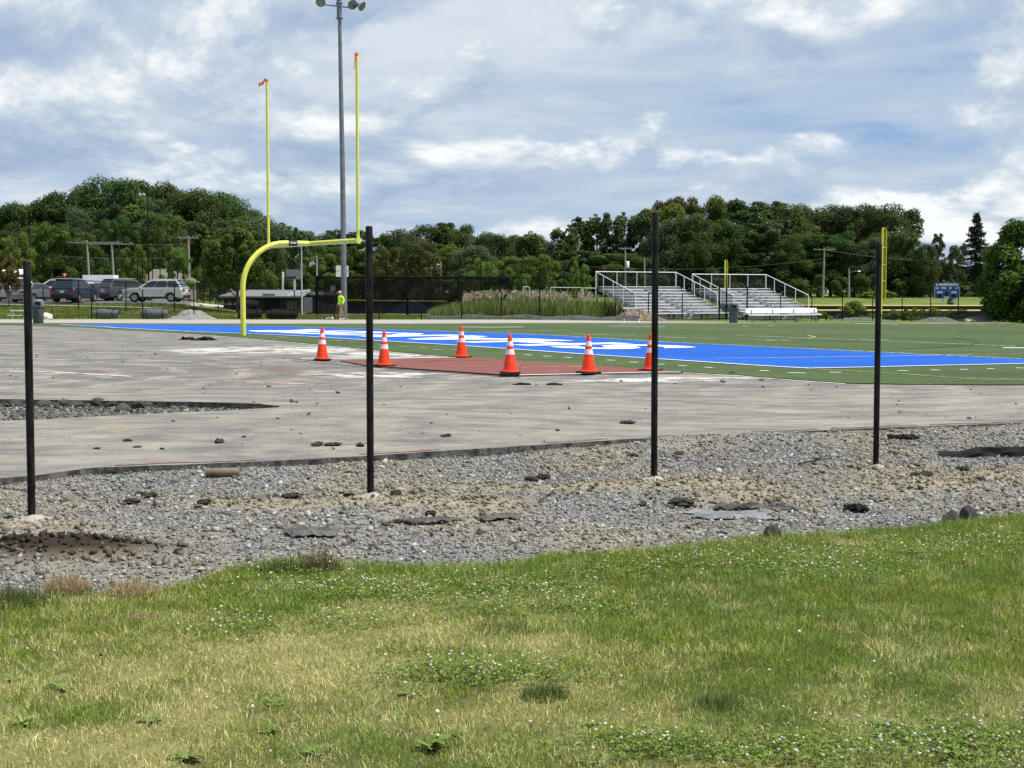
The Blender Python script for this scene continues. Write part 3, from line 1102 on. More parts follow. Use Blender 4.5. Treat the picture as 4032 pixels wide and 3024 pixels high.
# clover: low trefoil leaves and pale flower heads in drifts
cl_c = [(1650, 2330, .5), (1500, 2340, .45), (2050, 2330, .45), (2250, 2400, .5), (1900, 2380, .5), (1200, 2250, .4), (1150, 2330, .5), (880, 2480, .4), (3100, 2200, .6), (3300, 2230, .6), (2800, 2230, .5), (3250, 2270, .5), (3650, 2180, .5),
        (3700, 2930, .5), (3500, 2960, .45), (3950, 2950, .5), (2100, 2680, .35), (1750, 2670, .35), (2500, 2950, .3), (3050, 2980, .3), (1450, 2460, .4), (3900, 2150, .6), (2500, 2260, .5)]
fx, fy, tx, ty_ = [], [], [], []
for px, py, r in cl_c:
    p = at(px, py)
    k = int(46 * r / .45)
    fx += list(rng.normal(p.x, r * .55, k))
    fy += list(rng.normal(p.y, r * .42, k))
    k = 480
    tx += list(rng.normal(p.x, r * .5, k))
    ty_ += list(rng.normal(p.y, r * .38, k))
fx += list(rng.uniform(-4, 4.5, 130))
fy += list(rng.uniform(5.3, 11.5, 130))
fx, fy, tx, ty_ = map(np.array, (fx, fy, tx, ty_))
k = fy < y_lawn(fx) - .04
fx, fy = fx[k], fy[k]
k = ty_ < y_lawn(tx) - .04
tx, ty_ = tx[k], ty_[k]
# flower heads: little knobbly balls
ico = bmesh.new()
bmesh.ops.create_icosphere(ico, subdivisions=1, radius=1)
iv = np.array([v.co[:] for v in ico.verts])
ifc = np.array([[v.index for v in f.verts] for f in ico.faces])
ico.free()
n = len(fx)
rr = rng.uniform(.0045, .0085, n)
V = iv[None] * rr[:, None, None] * (1 + rng.normal(0, .18, (n, 12, 1))) * np.array([1, 1, .85])
V += np.stack([fx, fy, z_lawn(fx, fy) + rng.uniform(.035, .07, n)], -1)[:, None, :]
cw = np.where(rng.random(n)[:, None] < .28, np.array([.42, .33, .20]), np.array([.64, .63, .52])) * rng.uniform(.7, 1.15, n)[:, None]
fl_o = np_mesh('clover_flowers', V.reshape(-1, 3), (ifc[None] + (np.arange(n) * 12)[:, None, None]).reshape(-1, 3), M_BLADE, np.repeat(cw, 12, 0))
tag(fl_o, 'small whitish clover heads dotted through the lawn', 'clover', kind='stuff')
n = len(tx)
th = rng.uniform(0, 6.28, n)
rr = rng.uniform(.005, .010, n)
Cc = np.stack([tx, ty_, z_lawn(tx, ty_) + rng.uniform(.015, .045, n)], -1)
Vs = []
for k in range(3):
    a = th + k * 2.094
    d = np.stack([np.cos(a), np.sin(a), rng.normal(.25, .25, n)], -1)
    sd = np.stack([-np.sin(a), np.cos(a), rng.normal(0, .25, n)], -1)
    Vs.append(np.stack([Cc, Cc + (d * .9 + sd * .65) * rr[:, None], Cc + d * 1.7 * rr[:, None], Cc + (d * .9 - sd * .65) * rr[:, None]], 1))
V = np.concatenate(Vs, 1)
cw = np.array([.150, .220, .045]) * rng.uniform(.6, 1.5, n)[:, None]
fq = np.array([(0, 1, 2, 3), (4, 5, 6, 7), (8, 9, 10, 11)])
tag(np_mesh('clover_leaves', V.reshape(-1, 3), (fq[None] + (np.arange(n) * 12)[:, None, None]).reshape(-1, 4), M_BLADE, np.repeat(cw, 12, 0)),
    'low three-part clover leaves in drifts on the lawn', 'clover', kind='stuff')


def lawn_pt(px, py):
    p = at(px, py)
    return Vector((p.x, p.y, float(z_lawn(p.x, p.y))))


# tall tufts, dry clumps, broadleaf weeds
def tuft(name, px, py, n, rad, h, c0, c1, label, cat, group=None, lean=.35, seed=0, wmul=1.):
    p = at(px, py)
    r = np.random.default_rng(seed)
    rr_, aa_ = np.sqrt(r.random(n)) * rad * 1.25, r.uniform(0, 6.283, n)
    rr_ *= .75 + .5 * vnoise(np.cos(aa_) * 2, np.sin(aa_) * 2, 1, seed)
    x, y = rr_ * np.cos(aa_), rr_ * np.sin(aa_) * .8
    m = r.random(n)[:, None]
    cc = (np.array(c0) * m + np.array(c1) * (1 - m)) * r.uniform(.6, 1.3, n)[:, None]
    o = blades(x, y, np.full(n, -.02), r.uniform(.45, 1.15, n) * h * (1.1 - .75 * (rr_ / rr_.max()) ** 1.5), r.uniform(.002, .005, n) * wmul, cc, seed + 1, lean, name=name)
    o.location = (p.x, p.y, float(z_lawn(p.x, p.y)) + (.03 if name == 'straw_clump' else .01))
    return tag(o, label, cat, group)


TG0, TG1, TS0, TS1 = (.055, .10, .03), (.11, .13, .05), (.55, .45, .26), (.30, .22, .13)
tuft('grass_tuft', 1260, 2262, 420, .09, .20, TG0, TS1, 'tallest tuft of grass standing at the gravel edge with rusty base', 'grass', seed=31)
tuft('grass_tuft', 1130, 2268, 520, .16, .13, TG0, TG1, 'wide dark grey-green tuft of grass beside the tallest tuft', 'grass', seed=33)
tuft('grass_tuft', 60, 2400, 700, .17, .15, (.06, .12, .03), TG1, 'rank green tuft of grass next to the dry straw heaps', 'grass', seed=35)
tuft('grass_tuft', 2150, 2760, 420, .09, .09, (.10, .16, .05), (.12, .18, .05), 'dark dense tuft of grass alone in straw coloured sward', 'grass', seed=37)
tuft('grass_tuft', 2830, 2790, 300, .10, .08, (.12, .17, .05), (.14, .18, .06), 'low dark tuft of grass near a tall dandelion stalk', 'grass', seed=39)
tuft('grass_tuft', 1980, 2500, 500, .16, .075, (.12, .18, .05), (.14, .20, .05), 'broad dark green tuft in the middle of the lawn', 'grass', seed=40)
tuft('straw_clump', 265, 2352, 1500, .10, .13, TS0, TS1, 'rounded heap of dry straw at the gravel edge', 'straw', lean=.9, seed=41)
tuft('straw_clump', 520, 2350, 1100, .12, .10, TS0, TS1, 'pale dry straw clump sprawling toward the gravel', 'straw', lean=1.1, seed=43)
tuft('straw_clump', 20, 2345, 700, .07, .11, TS0, TS1, 'small straw clump beside the rank green tuft', 'straw', lean=.9, seed=45)
tuft('straw_clump', 570, 2445, 160, .05, .05, TS0, TS1, 'tiny bleached straw patch lying within green grass', 'straw', lean=.9, seed=47)


def weed_mesh(seed, leaves=9, L=.11):
    r = random.Random(seed)
    m = MB()
    for k in range(leaves):
        a = 2 * math.pi * k / leaves + r.uniform(-.3, .3)
        l = L * r.uniform(.6, 1.15)
        w = l * r.uniform(.10, .22)
        d = Vector((math.cos(a), math.sin(a), 0))
        sd = Vector((-math.sin(a), math.cos(a), 0))
        up = r.uniform(.25, .8)
        pts = [(0, .25), (.35, .9), (.7, 1.), (1., .05)]
        vs = []
        for t_, ww in pts:
            c = d * (l * t_) + Vector((0, 0, l * up * math.sin(t_ * 2.2) * .7 + .004))
            vs += [c - sd * w * ww + Vector((0, 0, .15 * w)), c + Vector((0, 0, -.1 * w)), c + sd * w * ww + Vector((0, 0, .15 * w))]
        fs = []
        for i in range(3):
            fs += [(i * 3, i * 3 + 1, i * 3 + 4, i * 3 + 3), (i * 3 + 1, i * 3 + 2, i * 3 + 5, i * 3 + 4)]
        m.add(vs, fs)
    return m


M_WEED = pm('weed_leaf', (.085, .145, .03), (.14, .20, .05), 30, .75, spec=.12)
wp = [weed_mesh(k, (9, 13, 7, 11, 8, 15)[k], (.10, .085, .12, .10, .075, .09)[k]).build('broadleaf_weed', M_WEED, smooth=True, recalc=False) for k in range(6)]
for k, (px, py, s_) in enumerate([(245, 2715, 1.3), (330, 2790, .9), (90, 2860, 1.2), (600, 2855, 1.), (400, 2590, .8), (730, 3000, 1.4), (1080, 2780, 1.), (1060, 2890, 1.1), (1250, 2985, 1.2), (1700, 2960, 1.5), (1560, 2830, 1.2), (1620, 2750, .9),
                                  (2330, 2860, .9), (3480, 2860, 1.), (3760, 2990, 1.2), (60, 2680, 1.1), (3300, 2990, .9)]):
    o = wp[k] if k < 6 else wp[k % 6].copy()
    if k >= 6:
        col.objects.link(o)
    o.location = lawn_pt(px, py)
    s_ *= .56
    o.scale = (s_ * (1.3 if k % 2 else .9), s_, s_ * (.5 + .12 * (k % 5)))
    o.rotation_euler = (.1 * math.sin(k * 3), .12 * math.cos(k * 5), k * 1.7)
    tag(o, 'flat rosette of dark green broad leaves growing in the lawn', 'weed', 'broadleaf weeds in the lawn')
M_STEM = pm('green_stem', (.07, .10, .03), (.12, .13, .05), 20, .7)
M_PUFF = pm('seed_fluff', (.60, .58, .54), (.75, .74, .70), 40, .95)
for k, (px, py, h_, rr, lb) in enumerate([(1722, 2945, .135, .0085, 'dandelion clock on a bare stalk above broad leaves'), (3145, 2570, .075, .0075, 'dandelion clock standing alone in short green grass'), (975, 2890, .10, .007, 'dandelion clock leaning over dry sward'), (3100, 2700, .09, .003, 'bare dandelion stalk with its fluff gone')]):
    e = empty('dandelion', lawn_pt(px, py), 0, lb, 'dandelion')
    MB().tube([(0, 0, -.01), (.004, 0, h_ * .6), (.001 + .02 * (k == 2), 0, h_)], .0016, 5).build('stem', M_STEM, e)
    m = MB().lathe([(0, h_ - rr), (rr * .7, h_ - rr * .7), (rr, h_), (rr * .7, h_ + rr * .7), (0, h_ + rr)], 10, (.02 * (k == 2), 0, 0))
    m.build('seed_head', M_PUFF, e, True)

# ------------------------------------------------------------------ rocks, clods, scraps


def rock_mesh(seed, name, sub=2, flat=.7, rough=.25):
    bm = bmesh.new()
    bmesh.ops.create_icosphere(bm, subdivisions=sub, radius=1)
    r = random.Random(seed)
    planes = [(Vector((r.gauss(0, 1), r.gauss(0, 1), r.gauss(0, 1))).normalized(), r.uniform(.55, .85)) for _ in range(7)]
    for v in bm.verts:
        for nrm, d in planes:
            e = v.co.dot(nrm) - d
            if e > 0:
                v.co -= nrm * e
        v.co *= 1 + r.uniform(-rough, rough) * .35
        v.co.z *= flat
    me = bpy.data.meshes.new(name)
    bm.to_mesh(me)
    bm.free()
    return me


M_CHUNK = pm('asphalt_chunk', (.045, .044, .042), (.115, .11, .104), 9, .95, bump=1.)
M_CLOD = pm('soil_clod', (.045, .038, .029), (.10, .085, .062), 14, .95, bump=1.)
chunks = [rock_mesh(k, 'asphalt_chunk', 2, .75) for k in range(4)]
for me in chunks:
    me.materials.append(M_CHUNK)
for k, (px, py, s_) in enumerate([(55, 1593, .22), (165, 1595, .20), (210, 1598, .17), (285, 1596, .17), (330, 1600, .15), (60, 1590, .15), (345, 1612, .13), (430, 1598, .16), (470, 1610, .24), (535, 1600, .19), (572, 1600, .22), (505, 1623, .12), (250, 1592, .24), (390, 1592, .22), (15, 1598, .16)]):
    o = link('asphalt_chunk', chunks[k % 4])
    p = at(px, py + 6, -.08)
    o.location = p + Vector((0, .12, s_ * .12))
    s_ *= (.5, .68, .38, .58)[k % 4]
    o.scale = (s_ * 1.35, s_ * .9, s_ * .8)
    o.rotation_euler = (.5 * math.sin(k * 2.1), .4 * math.cos(k * 1.7), k * 1.3)
    tag(o, 'broken grey asphalt chunk lying against the trench wall', 'rubble', 'asphalt chunks in the trench')
clods = [rock_mesh(20 + k, 'dirt_clod', 3, .7, .8) for k in range(3)]
for me in clods:
    me.materials.append(M_CLOD)
for k, (px, py, s_) in enumerate([(525, 1970, .07), (590, 1945, .07), (550, 1930, .05), (800, 1975, .06), (2140, 1872, .08), (2095, 1878, .07), (2690, 1990, .11), (2530, 1985, .05), (2490, 1775, .06), (2670, 1775, .06), (3350, 1845, .05), (3620, 1870, .07), (3650, 1866, .07), (3780, 1838, .05),
                                  (1370, 1955, .05), (1555, 1955, .06), (1700, 2010, .06), (1580, 2035, .05), (3800, 1850, .06), (3860, 1895, .05), (1150, 1955, .08), (700, 2160, .04)]):
    o = link('dirt_clod', clods[k % 3])
    p = at(px, py, -.04)
    o.location = (p.x, p.y, float(z_grav(p.x, p.y)) + s_ * .35)
    s_ *= .8
    o.scale = (s_ * 1.4, s_, s_ * .8)
    o.rotation_euler = (0, 0, k * 1.1)
    tag(o, 'lump of dark dried soil sitting on the gravel', 'clod', 'dirt clods on the gravel')
for k, (px, py, s_) in enumerate([(505, 1738, .075), (862, 1743, .12), (540, 1762, .06), (640, 1770, .05), (1250, 1755, .12), (1310, 1755, .12), (1420, 1758, .10), (1757, 1719, .09), (2470, 1668, .13), (960, 1722, .05), (380, 1768, .05)]):
    o = link('dirt_clod', clods[k % 3])
    o.location = at(px, py) + Vector((0, 0, s_ * .15))
    s_ *= .62
    o.scale = (s_ * 1.25, s_ * .8, s_ * .6)
    o.rotation_euler = (0, 0, k * 1.9)
    tag(o, 'flattened clod of dark soil dropped on the dusty apron', 'clod', 'clods on the apron')
# upright stone in the lawn edge, and two at the far end of it
for px, py, s_, lb in [(3035, 2128, .085, 'dark upright stone standing at the lawn edge'), (3745, 2055, .075, 'larger of two dark stones at the lawn edge'), (3810, 2045, .08, 'jagged dark stone behind another at the lawn edge')]:
    me = rock_mesh(int(px), 'edge_stone', 2, 1.2)
    me.materials.append(M_CHUNK)
    o = link('edge_stone', me)
    p = at(px, py)
    o.location = (p.x, p.y, .015)
    o.scale = (s_, s_ * .8, s_)
    tag(o, lb, 'stone')


def cloth(name, px, py, w, d, rz, amp, mat, label, seed, nx=64, ny=34, ragged=.35):
    """crumpled sheet of fabric lying on the stones"""
    p = at(px, py, -.05)
    vs, fs = [], []
    X, Yy = np.meshgrid(np.linspace(-.5, .5, nx), np.linspace(-.5, .5, ny), indexing='ij')
    edge = 1 - ragged * vnoise(X * 4, Yy * 4, 1, seed)
    wx, wy = X * w * edge, Yy * d * (1 + ragged * (vnoise(X * 5, X * 0, 1, seed + 3) - .5) * 2)
    ridge = np.abs(vnoise(X * 4 + Yy * 2, Yy * 6 + X, 1.5, seed) - .5) * 2
    z = .75 * amp * (1 - ridge) ** 4 + .55 * amp * (fbm(X * 1.5, Yy * 2.5, 9, seed + 9) - .4)
    z *= 1 - .5 * (np.maximum(np.abs(X), np.abs(Yy)) * 2) ** 4
    c, s_ = math.cos(rz), math.sin(rz)
    gx_, gy_ = p.x + wx * c - wy * s_, p.y + wx * s_ + wy * c
    zz = z_grav(gx_, gy_) + (.010 if w > .7 else .02) + z
    V = np.stack([gx_, gy_, zz], -1).reshape(-1, 3)
    pz = float(z_grav(p.x, p.y))
    V -= np.array([p.x, p.y, pz])
    idx = np.arange(nx * ny).reshape(nx, ny)
    fc = np.stack([idx[:-1, :-1], idx[1:, :-1], idx[1:, 1:], idx[:-1, 1:]], -1).reshape(-1, 4)
    o = np_mesh(name, V, fc, mat, smooth=True)
    o.location = (p.x, p.y, pz)
    md = o.modifiers.new('thickness', 'SOLIDIFY')
    md.thickness = .006
    return tag(o, label, 'fabric')


cloth('fabric_scrap', 1225, 2085, .46, .34, .1, .038, M_FABRIC, 'crumpled grey fabric scrap with dark folds on the gravel', 1)
cloth('fabric_scrap', 1700, 2040, .46, .13, .25, .05, M_FABRIC, 'narrow twisted grey fabric strip on the gravel', 4)
cloth('fabric_scrap', 1960, 2030, .36, .20, .3, .04, M_FABRIC, 'small dusty fabric scrap half buried in gravel', 7)
cloth('fabric_scrap', 2880, 2022, .80, .42, .12, .035, pm('pale_geotextile', (.12, .125, .13), (.20, .205, .21), 6, .8, bump=.3), 'wide pale grey fabric sheet smoothed over the gravel', 9)
cloth('fabric_scrap', 2980, 1997, .80, .10, .03, .07, M_FABRIC, 'raised dark hem of fabric along the pale sheet', 15)
cloth('fabric_scrap', 3370, 1998, .24, .12, -.2, .07, M_BLKFAB, 'small black scrap of silt fabric on the gravel', 12)
cloth('fabric_scrap', 3555, 1722, .42, .14, -.3, .07, M_BLKFAB, 'black scrap of silt fabric under the apron edge', 17)
# black silt fence strip, half folded over, running out of the picture
p0, p1 = at(3715, 1790, -.05), at(4300, 1790, -.05)
sf = MB()
nseg = 60
rowz = []
for k in range(nseg + 1):
    t_ = k / nseg
    q = p0.lerp(p1, t_)
    zb = float(z_grav(p0.x, p0.y)) * (1 - t_) + float(z_grav(p1.x, p1.y)) * t_ - .01
    hh = .02 + .10 * sstep(0, .3, t_) + .005 * math.sin(k * .5)
    rowz.append([(q.x, q.y - .03 + .02 * math.sin(k * .6), zb - .02), (q.x, q.y + .02 * math.sin(k * .4), zb + hh * .55), (q.x, q.y + .03, zb + hh), (q.x, q.y + .16, zb + hh * .75 + .02), (q.x, q.y + .30, zb + .05)])
for k in range(nseg):
    for j in range(4):
        sf.quad(rowz[k][j], rowz[k + 1][j], rowz[k + 1][j + 1], rowz[k][j + 1])
o = sf.build('silt_fence', M_BLKFAB, smooth=True, off=p0, recalc=False)
o.location = p0
tag(o, 'long black silt fence strip slumped over the gravel', 'silt fence')
# brown pipe off-cut
p = at(876, 1868, -.05)
e = MB().tube([(-.16, 0, .03), (.16, .02, .03)], .042, 14)
o = e.build('pipe_offcut', pm('brown_pipe', (.13, .09, .06), (.22, .17, .12), 8, .7), smooth=True)
o.location = (p.x, p.y, float(z_grav(p.x, p.y)) + .015)
tag(o, 'short brown pipe off-cut lying near the apron edge', 'pipe')
# sticks
for px, py, L, a, lb in [(3210, 1815, .38, .12, 'thin dry stick with a forked end on the dirt'), (2160, 1965, .22, .7, 'short dark twig poking out of the gravel')]:
    p = at(px, py, -.04)
    o = MB().tube([(-L / 2, 0, .0), (0, .02, .03), (L / 2, .03, .05)], [.012, .010, .006], 6).tube([(0, .02, .03), (L * .2, -.03, .09)], [.007, .004], 5).build('stick', M_BARK)
    o.location = (p.x, p.y, float(z_grav(p.x, p.y)) + .01)
    o.rotation_euler = (0, 0, a)
    tag(o, lb, 'stick')
# black rubber scraps on the apron
for px, py, L, d_, lb in [(735, 1337, .45, .5, 'smaller black rubber scrap lying beside the goal post base'), (803, 1339, .75, .6, 'longer black rubber scrap lying beside the goal post base'), (2055, 1515, .32, .2, 'dark rubber mat scrap lying in front of the cones'), (2182, 1515, .28, .22, 'curled grey rubber mat scrap lying in front of the cones'), (2880, 1472, .3, .25, 'rumpled black scrap by the turf edge')]:
    p = at(px, py)
    X, Yy = np.meshgrid(np.linspace(-.5, .5, 14), np.linspace(-.5, .5, 8), indexing='ij')
    z = .012 + (.14 if px < 1000 else .035) * np.maximum(0, fbm(X, Yy, 4, int(px)) - .42) * 2.2 * (1 - (2 * np.abs(X)) ** 3)
    V = np.stack([X * L, Yy * d_ * (1 - .4 * np.abs(X)), z], -1).reshape(-1, 3)
    idx = np.arange(14 * 8).reshape(14, 8)
    o = np_mesh('rubber_scrap', V, np.stack([idx[:-1, :-1], idx[1:, :-1], idx[1:, 1:], idx[:-1, 1:]], -1).reshape(-1, 4), M_BLKROUGH, smooth=True)
    md = o.modifiers.new('thickness', 'SOLIDIFY')
    md.thickness = .012
    o.location = p + Vector((0, 0, 0))
    tag(o, lb, 'rubber scrap')

# ------------------------------------------------------------------ fence posts in front
for (px, py, ty), lb in zip(POSTS, ['bare black steel fence post rising beside a dark dirt heap', 'bare black steel fence post with pale dust and fabric scraps around its foot',
                                    'tallest bare black steel fence post, a low soil ridge behind its foot', 'bare black steel fence post closest to the black silt fence']):
    p = at(px, py, -.02)
    zb = float(z_grav(p.x, p.y))
    top = PY(px, ty, p.y).z
    h = top - zb
    e = empty('fence_post', (p.x, p.y, zb), 0, lb, 'fence post', 'bare posts of the new fence')
    r = .030
    MB().lathe([(r, -.25), (r, h * .5), (r, h - .012), (r * .9, h - .002), (r * .75, h), (0, h - .001)], 20).build('post', pm('scuffed_black_steel', (.0035, .0035, .0035), (.020, .019, .018), 9, .5, spec=.10, stretch=(3, 3, .7), detail=8), e, True)
    m = MB()
    n_ = 16
    rr = random.Random(px)
    prof = [(.028, .035), (.07, .025), (.13 + rr.uniform(0, .05), -.01)]
    m.lathe(prof, n_)
    m.v = [(v[0] * (1 + rr.uniform(-.2, .2)), v[1] * (1 + rr.uniform(-.2, .2)), v[2] + rr.uniform(-.008, .008)) for v in m.v]
    m.build('footing', pm('concrete_dust', (.26, .24, .19), (.40, .38, .32), 20, .95, bump=.8), e, True)

# ------------------------------------------------------------------ traffic cones
M_ORANGE = pm('fluorescent_orange', (.70, .042, .014), (.97, .062, .020), 11, .5, spec=.25)
M_BAND = pm('reflective_white', (.62, .56, .60), (.74, .70, .72), 12, .4)
M_CBASE = pm('black_cone_base', (.010, .010, .010), (.03, .03, .03), 10, .8)
CONES = [(1269, 1421, 'orange cone where the white pad line meets the black pad edge'), (1513, 1445, 'orange cone halfway along the black pad edge'), (1817, 1411, 'orange cone at the pad corner touching the turf'),
         (2008, 1482, 'orange cone on a doubled base at the front pad corner'), (2317, 1476, 'orange cone midway along the white front pad line'), (2561, 1463, 'orange cone at the tapering end of the pad')]


def cone(label, loc, rz, double):
    e = empty('traffic_cone', loc, rz, label, 'traffic cone', 'traffic cones around the rubber pad')
    H = .71
    b = MB()
    for k in range(2 if double else 1):
        b.box((0, 0, .02 + .04 * k), (.37, .37, .036), .15 * k)
    b.build('base', M_CBASE, e)
    z0 = .04 + (.04 if double else 0)

    def rad(t):
        return .135 * (1 - t) + .028 * t
    m = MB()
    m.lathe([(.17, z0), (.165, z0 + .02), (.142, z0 + .03)] + [(rad(t), z0 + .03 + (H - .03) * t) for t in (0, .2, .4, .6, .8, .9)] + [(.030, z0 + H * .91), (.036, z0 + H * .915), (.034, z0 + H * .97), (.022, z0 + H), (.018, z0 + H * .98)], 24)
    m.build('cone_body', M_ORANGE, e, True)
    for t0, t1 in ((.44, .585), (.675, .81)):
        MB().lathe([(rad(t) + .0035, z0 + .03 + (H - .03) * t) for t in np.linspace(t0, t1, 4)], 24).build('reflective_band', M_BAND, e, True)
    return e


for k, (px, py, lb) in enumerate(CONES):
    p = at(px, py)
    cone(lb, (p.x, p.y, p.z + (.03 if k in (4,) else .012)), k * .5, k == 3)

# ------------------------------------------------------------------ goal post
B = at(958, 1320, .02)
e = empty('goal_post', B, math.atan2(FN.y, FN.x), 'yellow gooseneck football goal post with orange ribbons', 'goal post')
# local x runs into the field, local y along the crossbar
HB, OFF, RC = 3.05, 2.45, 1.5
pts = [(0, 0, -.1), (0, 0, .8), (0, 0, HB - RC)]
for k in range(1, 13):
    a = math.pi / 2 * k / 12
    pts.append((RC - RC * math.cos(a), 0, HB - RC + RC * math.sin(a)))
pts += [(OFF - .1, 0, HB)]
MB().tube(pts, .088, 18).build('gooseneck', M_YEL, e, True)
MB().tube([(OFF, -3.62, HB), (OFF, 0, HB), (OFF, 3.62, HB)], .078, 16).build('crossbar', M_YEL, e, True)
for s_ in (-1, 1):
    u = MB().tube([(OFF, s_ * 3.55, HB - .02), (OFF, s_ * 3.55, HB + 3), (OFF, s_ * 3.55, HB + 5.88)], .048, 12).build('upright', M_YEL, e, True)
    MB().tube([(OFF, s_ * 3.55, HB - .10), (OFF, s_ * 3.55, HB + .12)], .06, 12).build('sleeve', M_YEL, e, True)
    MB().lathe([(0, -.008), (.086, -.008), (.086, .02), (.07, .024), (0, .024)] if s_ < 0 else [(0, -.024), (.086, -.02), (.086, .008), (0, .008)], 16, (OFF, s_ * 3.625, HB), 'Y').build('end_cap', M_YEL, e, True)
    rb = MB()
    top = Vector((OFF, s_ * 3.55, HB + 5.86))
    n_ = 7
    # wind blows the ribbons off the posts; one hangs nearly straight
    dx = Vector((-.18, .55, -.25)) if s_ > 0 else Vector((-.05, .12, -.95))
    prev = None
    L_ = .40 if s_ > 0 else .48
    for k in range(n_):
        t_ = k / (n_ - 1)
        c = top + dx.normalized() * L_ * t_ + Vector((0, .03 * math.sin(k * 2.2), .04 * math.sin(k * 1.6))) + (Vector((-.05, 0, 0)))
        w = Vector((0, .02, .06 if s_ > 0 else .02)) + (Vector((.05, .05, 0)) if s_ < 0 else Vector())
        if prev:
            rb.quad(prev[0], c - w, c + w, prev[1])
        prev = (c - w, c + w)
    rb.tube([top + Vector((0, 0, -.06)), top + Vector((0, 0, .03))], .055, 10)
    rb.build('ribbon', pm('orange_ribbon', (.85, .14, .09), (.9, .2, .14), 5, .6), e)
pl = MB()
pl.lathe([(.0905, -.16), (.0905, .16)], 20, (1.78, 0, HB), 'X').build('maker_plate', M_BLACK, e)
for k, (dx_, w_) in enumerate(((-.08, .05), (-.02, .04), (.04, .05), (.09, .03))):
    MB().box((1.78 + dx_, -.0925, HB + .005), (w_, .004, .04)).build('plate_mark', M_WHITE, e)

# ------------------------------------------------------------------ floodlight pole
p = gp(1356, 95.3)
e = empty('floodlight_pole', p, 0, 'tall grey steel floodlight pole behind the worker', 'light pole')
ztop = 21.5
MB().tube([(0, 0, -.3), (-.05, 0, 9), (-.16, 0, 17.6), (-.2, 0, ztop)], [.185, .16, .115, .10], 16).build('pole', M_GALV, e, True)
MB().lathe([(.30, -.05), (.30, .06), (.2, .08)], 16).build('base_flange', M_GALV, e)
zc = PY(1337, 40, 95.3).z - p.z
MB().tube([(-.19, 0, zc - .5), (-.2, 0, zc + 1.5)], .155, 12).build('sleeve', M_GALV, e, True)
for z_ in (zc - .5, zc + .42):
    MB().lathe([(.1, z_ - .03), (.22, z_ - .03), (.22, z_ + .03), (.1, z_ + .03)], 14, (-.19, 0, 0)).build('collar', M_GALV, e)
for z_ in (zc + .22, zc + 2.2):
    am = MB().tube([(-1.05, 0, z_ + .10), (-.2, -.12, z_), (.72, 0, z_ - .10)], .045, 8).build('cross_arm', M_GALV, e)
    for lx_, lz, yaw, tilt in ((-1.32, z_ + .28, -.1, .55), (.62, z_ + .12, .55, .5), (1.2, z_ + .02, 1.15, .55)):
        # reflector bowl facing down and out
        d = Vector((math.sin(yaw), -math.cos(yaw), -tilt)).normalized()
        q = d.to_track_quat('Z', 'Y')
        bowl = MB().lathe([(.05, -.34), (.12, -.30), (.20, -.18), (.30, .0), (.315, .06), (.29, .05), (.18, -.12), (.0, -.18)], 18)
        bowl.v = [tuple(q @ Vector(v) + Vector((lx_, -.05, lz))) for v in bowl.v]
        lo = bowl.build('lamp', pm('lamp_aluminium', (.42, .45, .46), (.52, .54, .55), 4, .35, .6), e, True)
        gl = MB().lathe([(0, .062), (.15, .066), (.30, .060)], 18)
        gl.v = [tuple(q @ Vector(v) + Vector((lx_, -.05, lz))) for v in gl.v]
        gl.build('lens', pm('lamp_glass', (.12, .13, .125), (.2, .21, .2), 4, .12, spec=.6), lo, True)
        br_ = MB().tube([Vector((lx_, -.05, lz)) - d * .3, Vector((max(-1.05, min(.72, lx_)), 0, z_ - (.10 if lx_ > 0 else -.10)))], .03, 6)
        br_.build('bracket', M_BLACK, lo)

# ------------------------------------------------------------------ worker


def skin_obj(name, pts, edges, mat, parent, root=0, sub=2):
    me = bpy.data.meshes.new(name)
    me.from_pydata([p[0] for p in pts], edges, [])
    o = link(name, me, mat, parent)
    md = o.modifiers.new('skin', 'SKIN')
    md.use_smooth_shade = True
    sv = me.skin_vertices[0].data
    for i, p in enumerate(pts):
        r = p[1]
        sv[i].radius = r if isinstance(r, tuple) else (r, r)
        sv[i].use_root = i == root
    o.modifiers.new('sub', 'SUBSURF').levels = sub
    o.modifiers['sub'].render_levels = sub
    return o


W = gp(1342, 93.6)
e = empty('person', W, .75, 'worker in lime long-sleeved shirt, tan trousers and pale cap walking', 'person')
# faces the picture's left and a little toward the field; mid-stride
SKIN = pm('skin', (.30, .16, .105), (.36, .20, .14), 8, .6)
hip, kneeL, ankL, toeL = (0, 0, .94), (-.10, -.07, .50), (-.06, -.09, .09), (-.24, -.10, .035)
kneeR, ankR, toeR = (.13, .08, .50), (.27, .08, .11), (.14, .09, .04)
P_ = [((0, 0, .95), .12), ((0, 0, 1.12), .125), ((-.01, 0, 1.32), (.125, .15)), ((-.015, 0, 1.43), (.07, .12)), ((-.03, 0, 1.50), .055), ((-.05, 0, 1.60), (.085, .075)), ((-.055, 0, 1.68), (.09, .075)),
      ((-.10, -.07, .50), .062), ((-.06, -.09, .09), .042), ((-.22, -.10, .04), .038),
      ((.13, .08, .50), .062), ((.27, .08, .11), .042), ((.14, .09, .045), .038),
      ((-.01, -.20, 1.40), .062), ((.05, -.26, 1.14), .047), ((-.10, -.27, .95), .034), ((-.13, -.27, .90), (.038, .022)),
      ((.0, .20, 1.40), .062), ((.07, .25, 1.14), .047), ((-.06, .27, .92), .034), ((-.09, .27, .87), (.038, .022)),
      ((0, -.09, .90), .095), ((0, .09, .90), .095)]
E_ = [(0, 1), (1, 2), (2, 3), (3, 4), (4, 5), (5, 6), (0, 21), (21, 7), (7, 8), (8, 9), (0, 22), (22, 10), (10, 11), (11, 12), (3, 13), (13, 14), (14, 15), (15, 16), (3, 17), (17, 18), (18, 19), (19, 20)]
